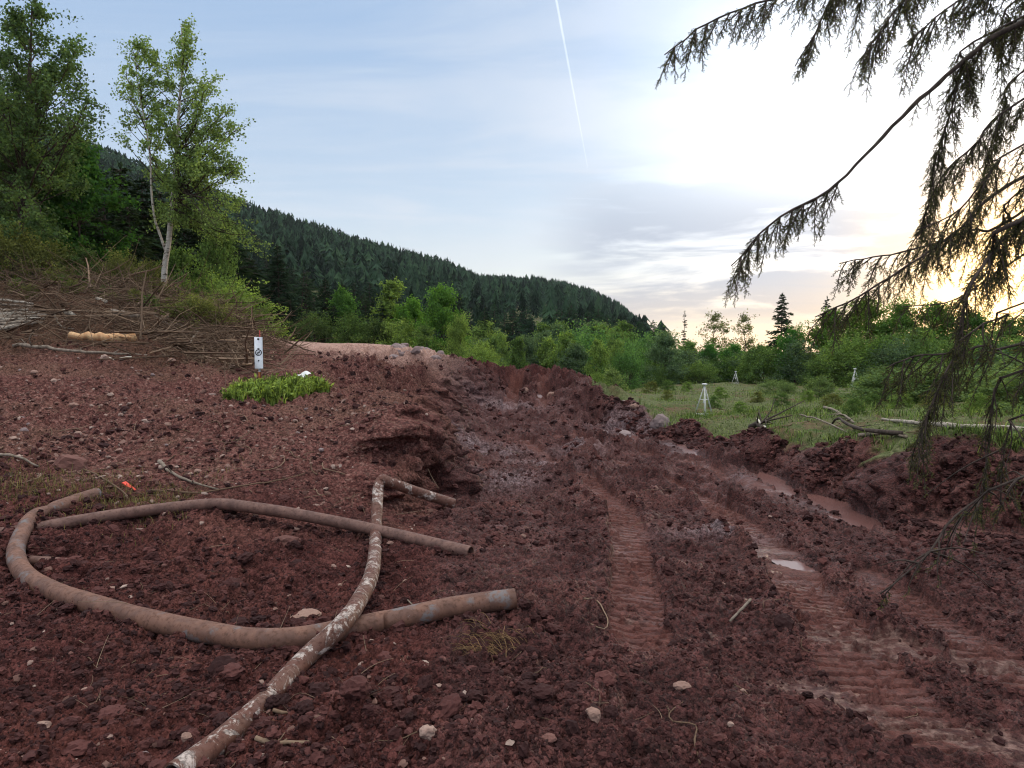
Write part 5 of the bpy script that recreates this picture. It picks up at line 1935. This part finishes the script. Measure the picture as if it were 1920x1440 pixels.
bough([(1900, -190, 4.3), (1700, -90, 4.2), (1540, -30, 4.15), (1420, 6, 4.1), (1330, 42, 4.05), (1245, 103, 4.0)], 5.6, .022, [(.4, .75, 16, .22, .42, .9), (.72, 1.0, 20, .1, .22, .7)])
bough([(1800, -150, 4.0), (1640, -80, 3.95), (1570, -20, 3.95), (1530, 60, 3.95), (1490, 125, 3.95)], 5.8, .014, [(.55, 1.0, 14, .1, .22, .6)])
bough([(1920, -160, 3.8), (1790, -100, 3.75), (1710, -20, 3.7), (1650, 60, 3.7), (1605, 120, 3.7)], 5.7, .016, [(.45, 1.0, 20, .12, .3, .6)])
bough([(1950, -60, 3.7), (1850, -30, 3.65), (1770, 20, 3.6), (1700, 80, 3.6)], 5.2, .016, [(.4, 1.0, 17, .12, .3, .7)])
bough([(1920, 40, 4.2), (1800, 122, 4.15), (1720, 190, 4.1), (1640, 272, 4.05), (1570, 345, 4.0), (1515, 378, 4.0), (1440, 425, 3.98), (1372, 498, 3.95)], 4.85, .03,
      [(.3, .62, 8, .15, .38, 1.1), (.62, .72, 3, .06, .12, .8), (.84, 1.0, 22, .1, .3, .9)])
bough([(1920, 185, 4.6), (1830, 270, 4.55), (1770, 325, 4.5), (1735, 400, 4.5), (1725, 440, 4.5)], 4.5, .016, [(.45, 1.0, 14, .12, .36, .9)])
bough([(1860, 60, 4.3), (1810, 120, 4.25), (1785, 200, 4.2), (1755, 300, 4.2), (1745, 350, 4.2)], 4.9, .012, [(.5, 1.0, 16, .12, .3, .6)])
bough([(1920, 395, 4.4), (1820, 432, 4.35), (1720, 466, 4.3), (1640, 482, 4.3), (1572, 494, 4.25)], 4.0, .018, [(.4, .75, 8, .1, .3, .9), (.75, 1.0, 15, .08, .22, .8)])
bough([(1920, 330, 3.9), (1800, 428, 3.9), (1700, 500, 3.9), (1610, 556, 3.9), (1528, 594, 3.9)], 3.9, .02, [(.35, .7, 8, .1, .3, .9), (.7, 1.0, 18, .1, .24, .8)])
bough([(1930, 265, 3.6), (1870, 305, 3.6), (1800, 392, 3.6), (1720, 432, 3.6)], 4.2, .014, [(.4, 1.0, 11, .1, .28, .8)])
bough([(1930, 405, 3.3), (1870, 462, 3.25), (1815, 545, 3.2), (1797, 640, 3.2), (1772, 705, 3.2), (1745, 765, 3.2), (1715, 835, 3.2)], 3.3, .026, [(.35, .72, 20, .1, .28, .5), (.66, 1.0, 22, .1, .24, .5)], dead=.15)
bough([(1935, 120, 4.8), (1885, 200, 4.8), (1850, 300, 4.8), (1832, 390, 4.8)], 4.9, .013, [(.45, 1.0, 14, .12, .34, .7)])
bough([(1935, 340, 4.2), (1895, 420, 4.2), (1872, 520, 4.2)], 4.0, .012, [(.5, 1.0, 12, .1, .28, .7)])
bough([(1935, -20, 4.6), (1890, 40, 4.6), (1870, 130, 4.6)], 5.3, .012, [(.5, 1.0, 15, .12, .32, .7)])
bough([(1930, 470, 4.7), (1850, 525, 4.7), (1780, 565, 4.7), (1690, 575, 4.7)], 3.6, .014, [(.45, 1.0, 9, .1, .25, .8)], dead=.2)
bough([(1940, 560, 3.0), (1890, 590, 3.0), (1840, 610, 3.0), (1800, 640, 3.0)], 2.7, .014, [(.5, 1.0, 8, .08, .2, .8)], dead=.3)
bough([(1930, 638, 3.8), (1850, 648, 3.8), (1780, 663, 3.8), (1715, 668, 3.8), (1660, 690, 3.8)], 2.5, .022, [(.6, 1.0, 12, .12, .36, 1.2)], dead=.45, bare=12)
bough([(1930, 690, 3.5), (1880, 708, 3.5), (1862, 745, 3.5), (1852, 850, 3.5), (1838, 960, 3.5)], 2.3, .014, [(.5, 1.0, 12, .1, .26, .7)], dead=.5, bare=10)
bough([(1940, 770, 3.4), (1900, 790, 3.4), (1880, 860, 3.4), (1875, 950, 3.4)], 2.0, .012, [(.5, 1.0, 9, .1, .22, .7)], dead=.55, bare=10)
bough([(1930, 890, 3.0), (1835, 935, 3.0), (1775, 985, 2.98), (1748, 1030, 2.96), (1690, 1085, 2.95), (1650, 1112, 2.95)], 1.5, .014, [(.55, 1.0, 7, .06, .2, .8)], dead=.7, bare=26)


# ------------------------------------------------------------------ vapour trails, far up
def trail(name, a, b, dist, r0, r1, strength, label):
    p0 = np.array([0, 0, CAMZ]) + unit(ray(*a)) * dist
    p1 = np.array([0, 0, CAMZ]) + unit(ray(*b)) * dist
    mb = MB()
    n = 40
    t = np.linspace(0, 1, n)[:, None]
    rr = np.linspace(r0, r1, n)
    rr[0] = rr[-1] = .01 * r0
    p = p0 + (p1 - p0) * t
    o0 = p[0].copy()
    rad = rr[:, None] * (1 + .3 * fbm(np.linspace(0, 30, n)[:, None] + np.zeros((1, 10)), np.arange(10)[None] * .4 + np.zeros((n, 1)), 3, 4))
    tube(mb, p - o0, rad, 10, cap=True)
    m, nt, out = newmat('vapour')
    e = nt.nodes.new('ShaderNodeEmission')
    e.inputs[0].default_value = (1, .98, .95, 1)
    e.inputs[1].default_value = strength
    nt.links.new(e.outputs[0], out.inputs['Volume'])
    o = mb.build(name, m)
    o.location = o0
    return tag(o, label, 'contrail')


trail('contrail', (1030, -70), (1103, 320), 6000, 12, 4, .0068, 'long thin white vapour trail running down the middle of the sky')
trail('contrail', (1058, 371), (1140, 374), 6000, 4, 5, .0035, 'short faint vapour trail low above the ridge')

# ------------------------------------------------------------------ air
mb = MB()
boxV = np.array([(x_, y_, z_) for x_ in (-1600, 1600) for y_ in (-1600, 1600) for z_ in (-14, 330)], float)
mb.add(boxV, [(0, 1, 3, 2), (4, 6, 7, 5), (0, 4, 5, 1), (2, 3, 7, 6), (0, 2, 6, 4), (1, 5, 7, 3)])
m, nt, out = newmat('haze')
pv = nt.nodes.new('ShaderNodeVolumePrincipled')
pv.inputs['Color'].default_value = (.80, .88, 1, 1)
pv.inputs['Density'].default_value = .00008
nt.links.new(pv.outputs[0], out.inputs['Volume'])
tag(mb.build('haze', m, smooth=False), kind='stuff')

# ------------------------------------------------------------------ sky and light
SUN_AZ, SUN_EL = math.atan((1895 - 960) / F), R(5.0)
sd = np.array([math.sin(SUN_AZ) * math.cos(SUN_EL), math.cos(SUN_AZ) * math.cos(SUN_EL), math.sin(SUN_EL)])
w = bpy.data.worlds.new('World')
scene.world = w
w.use_nodes = True
nt = w.node_tree
nt.nodes.clear()
T = NT(nt)
out = T.n('ShaderNodeOutputWorld')
bg = T.n('ShaderNodeBackground')
bg.inputs[1].default_value = .1
sky = T.n('ShaderNodeTexSky', sky_type='NISHITA')
sky.sun_disc = False
sky.sun_elevation = SUN_EL
sky.sun_rotation = SUN_AZ
sky.altitude = 600
sky.air_density = 1.0
sky.dust_density = 1.2
dirv = T.n('ShaderNodeTexCoord').outputs['Generated']
sep = T.n('ShaderNodeSeparateXYZ')
T.l(dirv, sep.inputs[0])
X, Y, Z = sep.outputs


def dirdot(v):
    o = T.n('ShaderNodeVectorMath', operation='DOT_PRODUCT')
    T.l(dirv, o.inputs[0])
    o.inputs[1].default_value = v
    return o.outputs['Value']


zc = T.math('ADD', T.math('MAXIMUM', Z, 0.0), .09)
cv = T.n('ShaderNodeCombineXYZ')
T.l(T.math('DIVIDE', X, zc), cv.inputs[0])
T.l(T.math('DIVIDE', Y, zc), cv.inputs[1])
mp = T.n('ShaderNodeMapping')
mp.inputs['Rotation'].default_value = (0, 0, R(28))
mp.inputs['Scale'].default_value = (.55, 1.5, 1)
T.l(cv.outputs[0], mp.inputs[0])
c1 = T.noise(1.15, 7, .58, mp.outputs[0], .5)
c2 = T.noise(.55, 5, .55, cv.outputs[0], .3)
EXP = 1.0
K = 10.0 / (2 ** EXP)        # a colour written here shows as written once strength and exposure are applied


def kc(c):
    return tuple(v * K for v in c)


# clear sky: Nishita, veiled by thin high cloud
sky_s = T.mix(1.0, sky.outputs[0], (1.5, 1.5, 1.5), 'MULTIPLY')
veil = T.ramp(T.maprange(Z, 0.0, .55), [(0, (.86, .87, .90)), (.3, (.60, .73, .92)), (1, (.38, .56, .86))])
veil = T.mix(1.0, veil, kc((1, 1, 1)), 'MULTIPLY')
colr = T.mix(.82, sky_s, veil)
# drifting pale cloud
pale = T.math('MULTIPLY', T.maprange(c1, .40, .64), T.maprange(c2, .35, .65, .35, .9))
colr = T.mix(T.math('MULTIPLY', pale, .62), colr, kc((.84, .88, .95)))
# extra brightness added to the unseen sky overhead, to light ground and foliage
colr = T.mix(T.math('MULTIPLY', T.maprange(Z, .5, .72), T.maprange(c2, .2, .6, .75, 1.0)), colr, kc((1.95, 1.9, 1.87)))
# bright cloud round the sun
gd = dirdot(tuple(unit(ray(1720, 210))))
g1 = T.math('POWER', T.math('MAXIMUM', T.math('ADD', gd, T.math('MULTIPLY', T.math('SUBTRACT', c1, .5), .03)), 0.0), 26.0)
colr = T.mix(1.0, colr, T.mix(g1, (0, 0, 0), kc((1.12, 1.09, 1.04))), 'ADD')
# low grey banks
mp2 = T.n('ShaderNodeMapping')
mp2.inputs['Scale'].default_value = (2.2, 2.2, 15)
T.l(dirv, mp2.inputs[0])
c3 = T.noise(1.6, 6, .55, mp2.outputs[0], .4)
low = T.math('MULTIPLY', T.maprange(c3, .36, .53), T.math('MULTIPLY', T.maprange(Z, .02, .055), T.maprange(Z, .30, .15)))
low = T.math('MULTIPLY', low, T.maprange(X, .0, .16))
colr = T.mix(T.math('MULTIPLY', low, .8), colr, kc((.50, .56, .69)))
# warm band at the horizon toward the sun
hz = T.math('MULTIPLY', T.maprange(Z, .12, .01), T.math('POWER', T.math('MAXIMUM', dirdot(tuple(sd)), 0.0), 6.0))
colr = T.mix(T.math('MULTIPLY', hz, .8), colr, kc((1.15, .86, .55)))
sw_ = T.math('POWER', T.math('MAXIMUM', dirdot(tuple(sd)), 0.0), 130.0)
colr = T.mix(T.math('MULTIPLY', sw_, .9), colr, kc((1.9, 1.18, .42)))
sg_ = T.math('POWER', T.math('MAXIMUM', dirdot(tuple(sd)), 0.0), 220.0)
colr = T.mix(1.0, colr, T.mix(sg_, (0, 0, 0), kc((3.6, 2.3, .9))), 'ADD')
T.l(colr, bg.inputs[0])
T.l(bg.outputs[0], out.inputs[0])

sun_d = bpy.data.lights.new('sun', 'SUN')
sun_d.energy = .8
sun_d.angle = R(10)
sun_d.color = (1, .78, .5)
sun = bpy.data.objects.new('sun', sun_d)
col.objects.link(sun)
sun.rotation_euler = (PI / 2 - SUN_EL, 0, PI - SUN_AZ)

vs = scene.view_settings
vs.view_transform = 'Standard'
vs.look = 'None'
vs.exposure = EXP
vs.gamma = 1
scene.render.engine = 'CYCLES'
cy = scene.cycles
cy.use_denoising = True
cy.denoiser = 'OPENIMAGEDENOISE'
cy.filter_width = 1.15
cy.max_bounces = 6
cy.diffuse_bounces = 3
cy.transmission_bounces = 4
cy.transparent_max_bounces = 8
